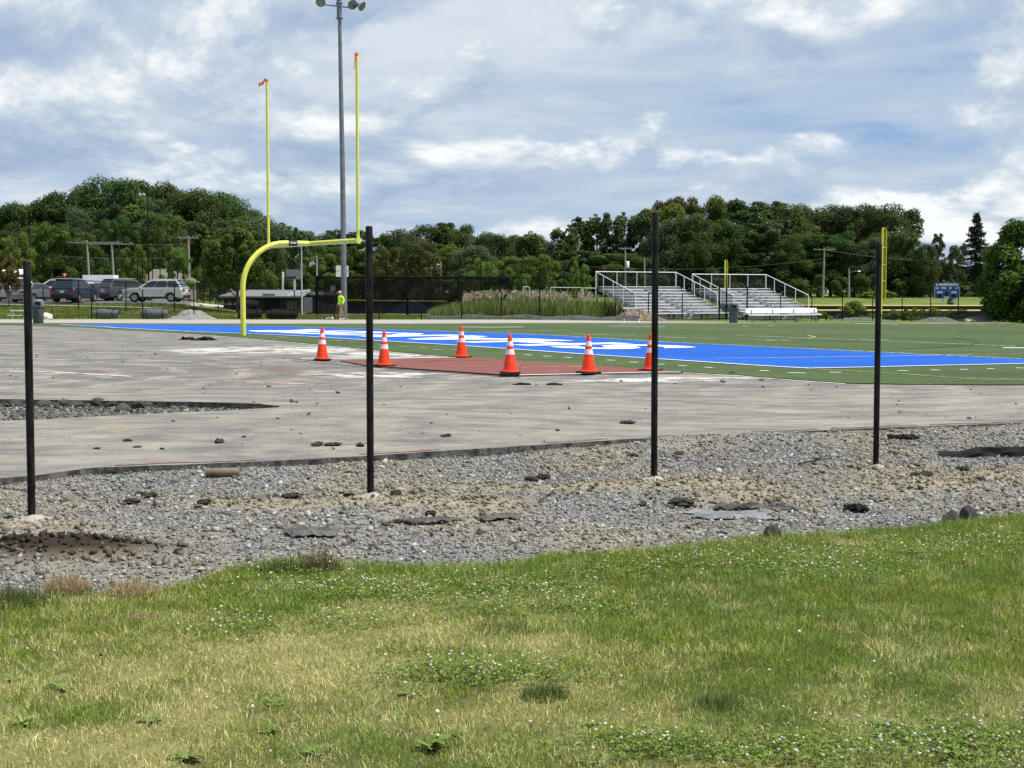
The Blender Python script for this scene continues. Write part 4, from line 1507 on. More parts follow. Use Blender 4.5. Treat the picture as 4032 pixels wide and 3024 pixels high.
for hi, (wx, wy, wz) in ((16, (-.13, -.27, .90)), (20, (-.09, .27, .87))):
    for k, (dx, dy, dz, L_) in enumerate([(-.06, -.015, -.05, 1), (-.055, -.005, -.065, 1.1), (-.045, .005, -.07, 1.05), (-.03, .014, -.065, .9), (-.045, .03, -.01, .8)]):
        i0 = len(P_)
        b0 = Vector((wx, wy, wz))
        d0 = Vector((dx, dy * 2, dz)) * .6 * L_
        P_.append((tuple(b0 + d0 * .75), .010))
        P_.append((tuple(b0 + d0 * 1.4 + Vector((.012, 0, -.01))), .008))
        E_ += [(hi, i0), (i0, i0 + 1)]
# nose and ears grow from the head
P_ += [((-.15, 0, 1.615), .014), ((-.045, -.088, 1.61), .016), ((-.045, .088, 1.61), .016)]
n0 = len(P_) - 3
E_ += [(5, n0), (5, n0 + 1), (5, n0 + 2)]
skin_obj('body', P_, E_, SKIN, e)
LIME = pm('lime_shirt', (.42, .78, .03), (.50, .86, .05), 6, .7)
skin_obj('shirt', [((0, 0, .90), (.15, .17)), ((0, 0, 1.12), (.15, .165)), ((-.01, 0, 1.32), (.15, .175)), ((-.015, 0, 1.43), (.09, .14)), ((-.03, 0, 1.50), .07),
                   ((-.01, -.20, 1.40), .082), ((.05, -.26, 1.14), .066), ((-.09, -.27, .965), .05), ((.0, .20, 1.40), .082), ((.07, .25, 1.14), .066), ((-.05, .27, .935), .05)],
         [(0, 1), (1, 2), (2, 3), (3, 4), (3, 5), (5, 6), (6, 7), (3, 8), (8, 9), (9, 10)], LIME, e, 1)
skin_obj('trousers', [((0, 0, .97), (.14, .15)), ((0, -.09, .88), .115), ((-.10, -.07, .50), .085), ((-.06, -.09, .12), .068), ((0, .09, .88), .115), ((.13, .08, .50), .085), ((.265, .08, .14), .068)],
         [(0, 1), (1, 2), (2, 3), (0, 4), (4, 5), (5, 6)], pm('tan_trousers', (.22, .155, .10), (.30, .22, .15), 8, .9), e)
for s_, (a, t) in enumerate((((-.055, -.09, .10), (-.23, -.10, .04)), ((.275, .08, .12), (.13, .09, .05)))):
    skin_obj('boot', [(a, .062), ((a[0] + .03, a[1], a[2] - .055), .055), (t, .05)], [(0, 1), (1, 2)], pm('pale_boot', (.42, .38, .32), (.52, .48, .42), 9, .8), e)
cp = MB().lathe([(.105, 1.665), (.104, 1.70), (.085, 1.75), (.04, 1.775), (0, 1.778)], 16, (-.055, 0, 0))
cp.add([(-.13, -.07, 1.675), (-.13, .07, 1.675), (-.245, .045, 1.655), (-.245, -.045, 1.655), (-.13, -.07, 1.688), (-.13, .07, 1.688), (-.245, .045, 1.668), (-.245, -.045, 1.668)], [(0, 1, 2, 3), (7, 6, 5, 4), (0, 4, 5, 1), (1, 5, 6, 2), (2, 6, 7, 3), (3, 7, 4, 0)])
cp.build('cap', pm('pale_cap', (.40, .37, .34), (.5, .47, .44), 6, .8), e, True)
for sy in (-1, 1):
    MB().lathe([(0, -.006), (.010, 0), (0, .006)], 8, (-.133, sy * .032, 1.635)).build('eye', M_BLACK, e)
MB().box((-.135, 0, 1.565), (.006, .045, .008)).build('mouth', pm('lips', (.22, .09, .07), (.26, .11, .09), 8), e)

# ------------------------------------------------------------------ bleachers
M_MESH = mesh_mat('bleacher_mesh', (.02, .022, .022), .38)


def bleacher(label, origin, L, rows=10):
    e = empty('bleacher', origin, math.atan2(FN.y, FN.x), label, 'bleacher', 'aluminium bleachers beside the far track')
    rise, run = .205, .61
    a0, a1 = L * .47, L * .47 + .72
    plank = {}
    for k in range(rows):
        zs, yk = .40 + rise * k, run * k
        segs = [(0, L)] if k in (rows - 1,) else [(0, a0), (a1, L)]
        for x0, x1 in segs:
            m = MB().box(((x0 + x1) / 2, yk, zs), (x1 - x0, .25, .045))
            m.build('seat', M_ALU, e)
        if k:
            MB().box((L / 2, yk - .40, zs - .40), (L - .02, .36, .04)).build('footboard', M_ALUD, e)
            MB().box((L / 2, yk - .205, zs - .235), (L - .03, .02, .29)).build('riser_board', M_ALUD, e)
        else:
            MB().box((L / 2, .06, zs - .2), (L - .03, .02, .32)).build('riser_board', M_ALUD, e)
        for j in range(5):
            x_ = .25 + j * (L - .5) / 4
            MB().box((x_, yk - .06, zs - .05), (.16, .14, .05)).box((x_, yk - .05, zs - .15), (.05, .06, .2)).build('seat_bracket', M_RUST, e)
    zt, yb = .40 + rise * (rows - 1), run * (rows - 1) + .35
    for x_ in (.06, L * .33, L * .67, L - .06):
        m = MB()
        for k in range(0, rows, 2):
            m.box((x_, run * k, (.34 + rise * k) / 2), (.06, .06, .34 + rise * k))
            if k + 2 < rows:
                m.tube([(x_, run * k, .05), (x_, run * (k + 2), .30 + rise * (k + 2))], .025, 5)
                m.tube([(x_, run * (k + 2), .05), (x_, run * k, .30 + rise * k)], .025, 5)
        m.box((x_, yb, (zt) / 2), (.06, .06, zt))
        m.box((x_, yb / 2, .05), (.06, yb, .06))
        m.tube([(x_, 0, .32), (x_, yb, zt - .02)], .045, 6)
        m.build('support_frame', M_RUST, e)
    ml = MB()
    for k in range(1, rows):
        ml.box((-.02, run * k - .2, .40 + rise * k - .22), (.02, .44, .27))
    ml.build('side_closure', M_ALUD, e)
    zr = zt + 1.07
    pr = .026
    for x_ in (-.03, L + .03):
        MB().tube([(x_, run * 2.0, .40 + rise * 2 + .95), (x_, yb + .05, zr)], pr, 8).build('guard_rail', M_ALU, e, True)
        MB().tube([(x_, run * 2.0, .40 + rise * 2 + .95), (x_, run * 2 - .02, .2)], pr, 8).build('rail_post', M_ALU, e, True)
        for f_ in (.30, .55, .8, 1.):
            yy = run * 2 + (yb + .05 - run * 2) * f_
            zz = .40 + rise * 2 + .95 + (zr - .40 - rise * 2 - .95) * f_
            MB().tube([(x_, yy, zz - 1.45), (x_, yy, zz)], pr, 8).build('rail_post', M_ALU, e, True)
        y0, z0, y1, z1 = run * 2, .40 + rise * 2 + .93, yb + .05, zr - .02
        MB().quad((x_ + .01, y0, z0 - .85), (x_ + .01, y1, z1 - .95), (x_ + .01, y1, z1), (x_ + .01, y0, z0)).build('mesh_panel', M_MESH, e)
    MB().tube([(-.03, yb + .05, zr), (L + .03, yb + .05, zr)], pr, 8).build('back_rail', M_ALU, e, True)
    for k in range(5):
        x_ = .05 + k * (L - .1) / 4
        MB().tube([(x_, yb + .05, .1), (x_, yb + .05, zr)], pr, 8).build('rail_post', M_ALU, e, True)
    MB().quad((0, yb + .03, zt + .02), (L, yb + .03, zt + .02), (L, yb + .03, zr - .02), (0, yb + .03, zr - .02)).build('mesh_panel', M_MESH, e)
    return e


O1 = at(2545, 1258.5)
bleacher('aluminium bleacher with a dirt heap and hurdle before it', O1, 7.2)
o2 = O1.to_2d() + FN * 8.75
bleacher('aluminium bleacher with the white team bench before it', Vector((o2.x, o2.y, float(zg(o2.x, o2.y)))), 7.2)
# team bench
p = at(2955, 1269)
e = empty('team_bench', p, math.atan2(FN.y, FN.x), 'long white team bench with a backrest beside the track', 'bench')
L = 6.1
MB().box((L / 2, .10, .43), (L, .28, .045)).build('seat', M_ALU, e)
MB().box((L / 2 - .1, .36, .72), (L, .03, .30), 0, -.18).build('backrest', M_WHITE, e)
for k in range(4):
    x_ = .35 + k * (L - .7) / 3
    MB().box((x_, .1, .2), (.07, .07, .42)).box((x_, .1, .025), (.08, .45, .05)).box((x_, .30, .55), (.05, .05, .5), 0, -.12).build('leg', M_ALUD, e)
    MB().box((x_, .06, .39), (.2, .2, .05)).build('seat_bracket', M_RUST, e)


# waste bins
def bin_(label, loc, rz, body, lidc, s_=1.):
    e = empty('waste_bin', loc, rz, label, 'waste bin')
    m = MB()
    pr = [(.24, .0), (.25, .02), (.285, .78), (.31, .79), (.31, .84), (.28, .85)]
    m.lathe(pr, 12)
    m.lathe([(0, .0), (.24, .0)], 12)
    m.build('body', body, e, True)
    MB().lathe([(.315, .84), (.325, .87), (.315, .90), (.30, .93), (.285, 1.10), (.25, 1.16), (.16, 1.20), (0, 1.21)], 14).build('lid', lidc, e, True)
    MB().box((.06, -.285, 1.0), (.26, .06, .16)).build('flap_opening', M_BLACK, e)
    for sx in (-1, 1):
        MB().box((sx * .31, 0, .72), (.06, .14, .05)).build('handle', body, e)
    e.scale = (s_, s_, s_)
    return e


GRN = pm('green_grey_plastic', (.040, .065, .070), (.06, .085, .09), 5, .55)
GRYL = pm('grey_plastic', (.085, .11, .12), (.12, .145, .15), 5, .55)
bin_('dark green waste bin with domed lid beside the team bench', at(2888, 1271), -.15, GRN, GRN)
q = gp(2852, 108.0)
bin_('dark green waste bin tucked between the two bleachers', q, .2, GRN, GRN)
bin_('grey waste bin with pale domed lid on the turf edge', at(151, 1274.5), .1, pm('slate_plastic', (.06, .075, .085), (.08, .10, .11), 5, .55), GRYL)
# hurdle
p = at(2487, 1271)
e = empty('hurdle', p, .15, 'track hurdle with white top bar before the dirt heap', 'hurdle')
MB().box((0, 0, .80), (.98, .03, .09)).build('top_bar', pm('pale_blue_white', (.55, .60, .64), (.66, .70, .72), 4, .5), e)
for sx in (-1, 1):
    MB().box((sx * .42, 0, .50), (.045, .03, .56)).build('upright', pm('hurdle_blue', (.03, .06, .13), (.05, .09, .18), 5, .5), e)
    MB().box((sx * .42, 0, .13), (.04, .03, .25)).tube([(sx * .42, 0, .02), (sx * .42 - .12, -.4, .02)], .02, 6).build('foot', M_WHITE, e)


# heaps of soil
def heap(name, loc, rx, ry, h, mat, label, seed, n=40):
    X, Yy = np.meshgrid(np.linspace(-1.25, 1.25, n), np.linspace(-1.25, 1.25, n), indexing='ij')
    r2 = X ** 2 + Yy ** 2
    z = h * np.clip(np.exp(-r2 * 1.5) * (.75 + .55 * fbm(X, Yy, 1.6, seed)) - .10, -.2, 2) + h * .35 * (fbm(X, Yy, 4.5, seed + 2) - .5) * np.exp(-r2)
    V = np.stack([X * rx, Yy * ry, z], -1).reshape(-1, 3)
    idx = np.arange(n * n).reshape(n, n)
    o = np_mesh(name, V, np.stack([idx[:-1, :-1], idx[1:, :-1], idx[1:, 1:], idx[:-1, 1:]], -1).reshape(-1, 4), mat)
    o.location = loc
    return tag(o, label, 'heap')


heap('dirt_heap', gp(2505, 100.3), 1.7, 1.3, .75, pm('brown_spoil', (.07, .052, .036), (.20, .155, .10), 3, .95, bump=1., detail=8), 'brown dirt heap with torn fabric under the bleacher', 3)
heap('spoil_heap', gp(757, 95.4), 1.3, 1.2, .66, M_DIRTG, 'grey spoil heap by the fence fabric rolls', 9)
heap('fabric_mound', gp(3690, 112), 1.6, 1.0, .42, M_FABRIC, 'low dark mound of fabric among the vines', 14)
heap('fabric_mound', gp(3835, 113), 1.6, 1.0, .42, M_FABRIC, 'dark fabric mound beside pale stones under the ivy tree', 19)
heap('fabric_mound', gp(3390, 112), 2.4, .8, .30, M_FABRIC, 'long low fabric mound in front of the round shrub', 22)
# lined berm below the reeds
bl = [gp(px, 96.3 + .0007 * (px - 1690)) for px in range(1680, 2560, 40)]
m = MB()
for a, b in zip(bl[:-1], bl[1:]):
    wv = lambda q, k: .26 + .07 * math.sin(q.x * 1.9 + k)
    m.quad(a + Vector((0, -.25, -.05)), b + Vector((0, -.25, -.05)), b + Vector((0, .25, wv(b, 0))), a + Vector((0, .25, wv(a, 0))))
    m.quad(a + Vector((0, .25, wv(a, 0))), b + Vector((0, .25, wv(b, 0))), b + Vector((0, 1.4, wv(b, 1) * .8)), a + Vector((0, 1.4, wv(a, 1) * .8)))
    m.quad(a + Vector((0, 1.4, wv(a, 1) * .8)), b + Vector((0, 1.4, wv(b, 1) * .8)), b + Vector((0, 2.4, -.3)), a + Vector((0, 2.4, -.3)))
o = m.build('fabric_berm', pm('berm_fabric', (.035, .036, .037), (.07, .07, .07), 3, .9), smooth=True, off=bl[0], recalc=False)
o.location = bl[0]
tag(o, 'low dark fabric-lined berm running under the reeds', 'berm')
for px, Y, s_, lb in [(178, 94.2, .42, 'rounded pale boulder beside the grey waste bin'), (3820, 111.3, .38, 'pale stone at the foot of the ivy tree'), (1300, 94.0, .22, 'small pale stone at the worker\'s feet'), (665, 116.8, .40, 'grey boulder behind the silver car')]:
    me = rock_mesh(int(px), 'boulder', 3, .8)
    me.materials.append(pm('pale_stone', (.40, .36, .29), (.55, .51, .43), 5, .9))
    o = link('boulder', me)
    o.location = gp(px if px != 665 else 768, Y) + Vector((0, 0, s_ * .25))
    o.scale = (s_ * 1.2, s_, s_ * .9)
    tag(o, lb, 'boulder')
# folded green frames
p = gp(70, 94.4)
e = empty('folded_frame', p, .05, 'folded pale green metal frame lying behind the track', 'frame')
for z_, x_ in ((.22, -.6), (.50, -.45)):
    MB().tube([(x_, 0, z_), (x_ + 1.15, .1, z_)], .045, 8).build('bar', pm('pale_green_paint', (.24, .34, .29), (.34, .44, .38), 5, .5), e)
for x_ in (-.35, .35):
    MB().tube([(x_, 0, -.02), (x_ + .1, .02, .52)], .04, 8).build('strut', pm('pale_green_paint', (.24, .34, .29)), e)


# rolls of fence fabric
def roll(label, px, Y, L, r, rz, mat, z0=0.):
    p = gp(px, Y)
    e = empty('fence_roll', (p.x, p.y, p.z + z0), rz, label, 'fence roll', 'rolls of fence fabric')
    m = MB()
    n_ = 24
    for j, rr in enumerate((r, r * .72, r * .45)):
        rj = random.Random(j)
        m.tube([(-L / 2 + .03 * j, 0, r), (-L / 6, 0, r + .02), (L / 6, .01, r - .01), (L / 2 - .03 * j, 0, r)], [rr * .8, rr * 1.05, rr * .93, rr * .7], n_, cap=False)
    m.build('wire_coil', mat, e, True)
    for x_ in (-L * .3, L * .3):
        MB().lathe([(r * 1.035, x_ - .02), (r * 1.035, x_ + .02)], n_, (0, 0, r), 'X').build('tie_band', M_BLKROUGH, e)
    return e


MW = mesh_mat('wire_coil_grey', (.15, .165, .175), .55)
MWD = mesh_mat('wire_coil_black', (.030, .028, .027), .6)
roll('grey fence roll lying on its side, open end showing', 420, 95.0, 1.75, .30, -.25, MW)
roll('grey fence roll with a pipe across its top', 610, 95.0, 1.7, .32, .05, MW)
roll('black fence roll under another roll by the goal post', 985, 95.4, 1.5, .34, .15, MWD)
roll('black fence roll lying on top of another roll', 978, 95.5, 1.3, .30, .05, MWD, .62)
roll('long dark fence roll lying alone near the worker', 1110, 95.2, 2.0, .31, -.03, MWD)
p = gp(600, 94.8)
o = MB().tube([(-.85, 0, .02), (.75, .15, .64)], .03, 8).build('loose_pipe', M_GALV)
o = MB().tube([(0, 0, 0), (1.3, .1, .05)], .035, 8).build('fence_rail', M_GALV)
bpy.data.objects.remove(bpy.data.objects['loose_pipe'])
o.location = p + Vector((-.6, .2, .66))
tag(o, 'loose galvanised rail resting on a grey fence roll', 'rail')

# ------------------------------------------------------------------ bare posts along the far track
for k, px in enumerate([-30, 171, 361, 563, 764, 1160, 1318, 1493, 1659, 1817, 1974, 2125, 2272, 2553, 2686, 2832, 2860, 2941, 3073, 3196, 3316, 3435, 3551, 3663, 3772]):
    Y = 94.7 if px < 1700 else 94.7 + (px - 1700) * .0095
    p = gp(px, Y)
    H = 1.84 if px < 2700 else 1.78
    if px in (2832, 2860, 2941):
        H = 2.35
    r = .036 if px not in (2832, 2860, 2941) else .055
    o = MB().lathe([(r, -.15), (r, H - .02), (r * .8, H), (0, H)], 10).build('fence_post', M_BLKROUGH, smooth=True)
    o.location = p
    tag(o, 'bare black fence post in the row beyond the far track' if r < .05 else 'thicker black gate post standing before the bleachers', 'fence post', 'bare posts beyond the far track' if r < .05 else 'gate posts before the bleachers')

# ------------------------------------------------------------------ mesh fence on the bank
FP = [(-170, 1203, 1080), (97, 1211, 1093), (309, 1218, 1104), (496, 1227, 1111), (687, 1231, 1119), (859, 1233, 1122), (1012, 1230, 1123), (1140, 1229, 1124), (1262, 1226, 1125)]
base = [at(px, py) for px, py, _ in FP]
tops = [PY(px, ty, b.y) for (px, _, ty), b in zip(FP, base)]
e = empty('mesh_fence', base[0], 0, 'black chain link fence climbing the grass bank', 'fence')
b0 = base[0]
for a, t_ in zip(base, tops):
    MB().tube([a + Vector((0, 0, -.2)), t_ + Vector((0, 0, .03))], .04, 8).build('post', M_BLKROUGH, e, True, off=b0)
for i in range(len(base) - 1):
    MB().tube([tops[i], tops[i + 1]], .026, 6).build('top_rail', M_BLKROUGH, e, True, off=b0)
    MB().quad(base[i], base[i + 1], tops[i + 1], tops[i]).build('mesh_panel', mesh_mat('black_chain_link', (.012, .012, .012), .20), e, off=b0)

# ------------------------------------------------------------------ batting cage with sagging nets
YC = 117.
cg_ = [(1248, 1089, 1226), (1604, 1092, 1247), (1805, 1090, 1247), (2003, 1093, 1247)]
e = empty('batting_cage', gp(1248, YC), 0, 'black framed batting cage hung with sagging dark nets', 'batting cage')
b0 = e.location.copy()
cp_, ct_ = [], []
for k, (px, ty, _) in enumerate(cg_):
    Y = YC if k == 0 else YC - 3
    g_ = gp(px, Y)
    t_ = PY(px, ty, Y)
    cp_.append(g_)
    ct_.append(t_)
    w_ = .20 if k != 2 else .17
    MB().box(((g_.x), g_.y, (g_.z + t_.z) / 2 - .1), (w_, w_, t_.z - g_.z + .3)).build('frame_post', M_BLKROUGH, e, off=b0)
for a, b in zip(ct_[:-1], ct_[1:]):
    MB().tube([a, b], .06, 8).build('top_beam', M_BLKROUGH, e, off=b0)
for k, (a, b, sag) in enumerate([(ct_[0], ct_[1], .55), (ct_[1], ct_[2], .35), (ct_[2], ct_[3], .3), (ct_[0] + Vector((0, 4, -.1)), ct_[1] + Vector((0, 5, 0)), .9), (ct_[1] + Vector((0, 4.5, 0)), ct_[3] + Vector((0, 5, -.1)), .6)]):
    m = MB()
    nseg, nr = 16, 5
    rows_ = []
    for j in range(nseg + 1):
        t_ = j / nseg
        q = a.lerp(b, t_)
        dep = 1.75 + sag * math.sin(t_ * math.pi) + .12 * math.sin(t_ * 17 + k)
        rows_.append([q + Vector((0, .3 * math.sin(t_ * 9 + i) * i / nr, -dep * i / nr - (.25 * math.sin(t_ * math.pi) if k > 2 else 0))) for i in range(nr + 1)])
    for j in range(nseg):
        for i in range(nr):
            m.quad(rows_[j][i], rows_[j + 1][i], rows_[j + 1][i + 1], rows_[j][i + 1])
    m.build('net', mesh_mat('dark_netting', (.018, .015, .014), .60), e, True, off=b0, recalc=False)
    # rope hems
    MB().tube([r_[-1] for r_ in rows_], .02, 4).build('net_rope', M_BLKROUGH, e, off=b0)
    if k > 2:
        MB().tube([a + Vector((0, 0, 0)), b], .04, 6).build('top_beam', M_BLKROUGH, e, off=b0)
# tall thin net poles behind
for px, ty, Y in [(120, 840, 168), (543, 985, 150), (563, 990, 156), (602, 990, 150), (632, 985, 158), (664, 1000, 150), (700, 1035, 150), (724, 1040, 152), (776, 1030, 150), (801, 1050, 148), (827, 1062, 146), (885, 1100, 140), (1183, 1060, 150), (1434, 1028, 150), (1523, 1025, 150), (1595, 1026, 150), (1744, 1030, 152), (1893, 1020, 152), (2054, 1025, 152), (2222, 1030, 154)]:
    g_ = gp(px, Y)
    t_ = PY(px, ty, Y)
    o = MB().lathe([(.055, -.2), (.045, t_.z - g_.z), (0, t_.z - g_.z + .02)], 8).build('net_pole', M_BLKROUGH)
    o.location = g_
    tag(o, 'thin black net pole standing behind the fences and cage', 'pole', 'thin black net poles')
# dark floodlight pole above the car park trees
g_ = gp(586, 150)
t_ = PY(586, 757, 150)
e = empty('floodlight_pole', g_, 0, 'thin black floodlight pole rising in front of the wooded rise', 'light pole')
hh = t_.z - g_.z
MB().tube([(0, 0, -.2), (0, 0, hh)], [.10, .06], 8).build('pole', M_BLACK, e)
MB().tube([(-.7, 0, hh - .2), (.2, 0, hh - .15)], .04, 6).build('cross_arm', M_BLACK, e)
for x_ in (-.7, -.35):
    MB().lathe([(.05, .2), (.2, .05), (.24, -.08), (0, -.06)], 10, (x_, -.1, hh - .25)).build('lamp', M_GALV, e, True)

# ------------------------------------------------------------------ dugout buildings, signs, flags
YB = 126.
e = empty('dugout_building', gp(1030, YB), 0, 'low dugout building with pale grey hipped roof', 'building')
b0 = e.location.copy()
gl_ = gp(862, YB).z - .4
ea = [PY(858, 1166, YB - 1.5), PY(1197, 1167, YB - 1.5), PY(1226, 1150, YB + 7), PY(905, 1151, YB + 7)]
ri = [PY(948, 1141, YB + 3), PY(1216, 1142, YB + 3)]
MB().quad(ea[0], ea[1], ri[1], ri[0]).quad(ea[1], ea[2], ri[1], ri[1] + Vector((.01, 0, 0))).quad(ea[2], ea[3], ri[0], ri[1]).add([ea[3], ea[0], ri[0]], [(0, 1, 2)]).build('roof', pm('pale_metal_roof', (.125, .13, .14), (.155, .16, .17), 2, .7), e, off=b0)
MB().box(((ea[0].x + ea[1].x) / 2, YB - 1.48, ea[0].z - .05), (ea[1].x - ea[0].x, .05, .12)).build('fascia', pm('fascia_grey', (.15, .155, .165)), e, off=b0)
MB().tube([PY(1130, 1159, YB - 1), PY(1222, 1141, YB + 2.6)], .04, 6).build('gable_trim', pm('trim_dull', (.34, .35, .36)), e, off=b0)
MB().tube([PY(1128, 1165, YB - 1.2), PY(1222, 1148, YB + 2.2)], .03, 6).build('gable_trim', pm('trim_dull', (.34, .35, .36)), e, off=b0)
xa, xb = ea[0].x + .2, ea[1].x - .2
MB().box(((xa + xb) / 2, YB + 2.5, (ea[0].z + gl_) / 2 - .05), (xb - xa, 5.5, ea[0].z - gl_ - .12)).build('wall', pm('dark_block_wall', (.035, .038, .045), (.06, .062, .07), 2, .9), e, off=b0)
for k in range(4):
    c = PY(877 + k * 26, 1202, YB - .30)
    pts_ = [c + Vector((.24 * math.cos(a), 0, .26 * math.sin(a))) for a in np.linspace(0, math.pi, 9)]
    m = MB()
    m.add([q for q in pts_] + [q + Vector((0, .05, 0)) for q in pts_], [tuple(range(9)), tuple(range(17, 8, -1))] + [(i, i + 1, i + 10, i + 9) for i in range(8)])
    m.build('round_emblem', pm('emblem_grey', (.34, .36, .38), (.5, .51, .53), 6), e, off=b0)
for px0, px1, y0, y1, mt in [(1040, 1090, 1156, 1165, pm('vent_grey', (.13, .135, .14))), (1042, 1100, 1170, 1222, M_BLACK), (1128, 1170, 1184, 1218, pm('screen_grey', (.10, .105, .11)))]:
    a, b = PY(px0, y0, YB - .30), PY(px1, y1, YB - .30)
    MB().box(((a.x + b.x) / 2, YB - (.30 if y0 > 1166 else 1.2), (a.z + b.z) / 2), (b.x - a.x, .08, a.z - b.z)).build('opening', mt, e, off=b0)
e = empty('equipment_shed', gp(1275, 133), 0, 'flat-roofed dark shed behind the worker', 'building')
b0 = e.location.copy()
a, b = PY(1196, 1148, 132), PY(1345, 1162, 132)
gz_ = gp(1275, 132).z - .4
MB().box(((a.x + b.x) / 2, 134, (a.z + b.z) / 2), (b.x - a.x, 4.6, a.z - b.z)).build('roof', pm('shed_fascia', (.20, .20, .21), (.26, .26, .27), 3), e, off=b0)
MB().box(((a.x + b.x) / 2, 134.2, (b.z + gz_) / 2), (b.x - a.x - .3, 4.2, b.z - gz_)).build('wall', pm('shed_wall', (.03, .031, .035), (.05, .05, .055), 2), e, off=b0)
a, b = PY(1216, 1167, 131.9), PY(1240, 1200, 131.9)
MB().box(((a.x + b.x) / 2, 132.05, (a.z + b.z) / 2), (b.x - a.x, .1, a.z - b.z)).build('door', pm('blue_door', (.012, .03, .10), (.02, .04, .13), 3), e, off=b0)
MB().box((PY(1309, 1136, 131.5).x, 131.8, PY(1309, 1136, 131.5).z), (.40, .05, .48), .05).build('notice_panel', pm('pale_panel', (.42, .47, .52), (.5, .55, .6), 3), e, off=b0)
# sign board on two white legs
p = gp(1146, 140)
e = empty('sign_board', p, 0, 'blank grey sign board on two white legs', 'sign')
b0 = p
a, b = PY(1127, 1061, 140), PY(1187, 1100, 140)
MB().box(((a.x + b.x) / 2, 140, (a.z + b.z) / 2), (b.x - a.x, .1, a.z - b.z)).build('panel', pm('board_grey', (.16, .17, .17), (.21, .215, .215), 3), e, off=b0)
a2, b2 = PY(1127, 1089, 139.9), PY(1165, 1096, 139.9)
MB().box(((a2.x + b2.x) / 2, 139.92, (a2.z + b2.z) / 2), (b2.x - a2.x, .04, a2.z - b2.z)).build('stripe', M_NAVY, e, off=b0)
for px in (1114, 1160):
    a, b = PY(px, 1070, 140.2), gp(px, 140.2)
    MB().tube([b, a], .09, 8).build('leg', M_WHITE, e, off=b0)
# flags
STR = bpy.data.materials.new('striped_flag')
STR.use_nodes = True
t = NT(STR.node_tree)
out = t.n('ShaderNodeOutputMaterial')
bs = t.n('ShaderNodeBsdfPrincipled')
bs.inputs['Roughness'].default_value = .8
t.l(bs, out)
tcn = t.n('ShaderNodeTexCoord')
sp_ = t.n('ShaderNodeSeparateXYZ')
t.l(tcn, sp_, 0)
st_ = t.math('GREATER_THAN', t.math('FRACT', t.math('MULTIPLY', sp_.outputs[2], 6.5)), .5)
cn = t.math('MULTIPLY', t.math('GREATER_THAN', sp_.outputs[0], .6), t.math('GREATER_THAN', sp_.outputs[2], .46))
t.nt.links.new(t.mix(cn, t.mix(st_, (.42, .03, .04), (.7, .7, .7)), (.02, .03, .14)), bs.inputs[0])
for px, ty, Y, fl_y, lb in [(1189, 968, 122, 992, 'tall pale flagpole with furled striped flag and red finial'), (1249, 1016, 150, 1020, 'short flagpole with striped flag flying')]:
    g_ = gp(px, Y)
    t_ = PY(px, ty, Y)
    e = empty('flagpole', g_, 0, lb, 'flagpole')
    hh = t_.z - g_.z
    MB().tube([(0, 0, -.1), (0, 0, hh)], [.075, .045], 8).build('pole', pm('pale_grey_pole', (.36, .37, .38), (.45, .46, .46), 4, .5), e, True)
    MB().lathe([(0, hh), (.08, hh + .04), (.08, hh + .10), (0, hh + .15)], 8).build('finial', pm('finial', (.5, .2, .1), (.6, .3, .2), 3), e, True)
    f = MB()
    zf = PY(px, fl_y, Y).z - g_.z
    n_ = 9
    Lf, Hf = (.62, .42) if Y > 130 else (.42, .14)
    grid = [[(-.05 - Lf * i / n_, .12 * math.sin(i * 1.1) * i / n_, zf - .35 * (i / n_) ** 1.3 - Hf * j / 4) for j in range(5)] for i in range(n_ + 1)]
    for i in range(n_):
        for j in range(4):
            f.quad(grid[i][j], grid[i + 1][j], grid[i + 1][j + 1], grid[i][j + 1])
    f.build('flag', STR, e, True, recalc=False)
# four-panel sign behind the floodlight pole
g_ = gp(1347, 112)
e = empty('panel_sign', g_, 0, 'white panelled sign peeking out both sides of the floodlight pole', 'sign')
for px0, px1, y0, y1 in [(1323, 1372, 1046, 1066), (1323, 1372, 1068, 1090)]:
    a, b = PY(px0, y0, 112), PY(px1, y1, 112)
    MB().box(((a.x + b.x) / 2 - g_.x, 0, (a.z + b.z) / 2 - g_.z), (b.x - a.x, .06, a.z - b.z)).build('panel', M_WHITE, e)
MB().tube([(0, .1, -.1), (0, .1, PY(1347, 1050, 112).z - g_.z)], .06, 8).build('post', M_GALV, e)

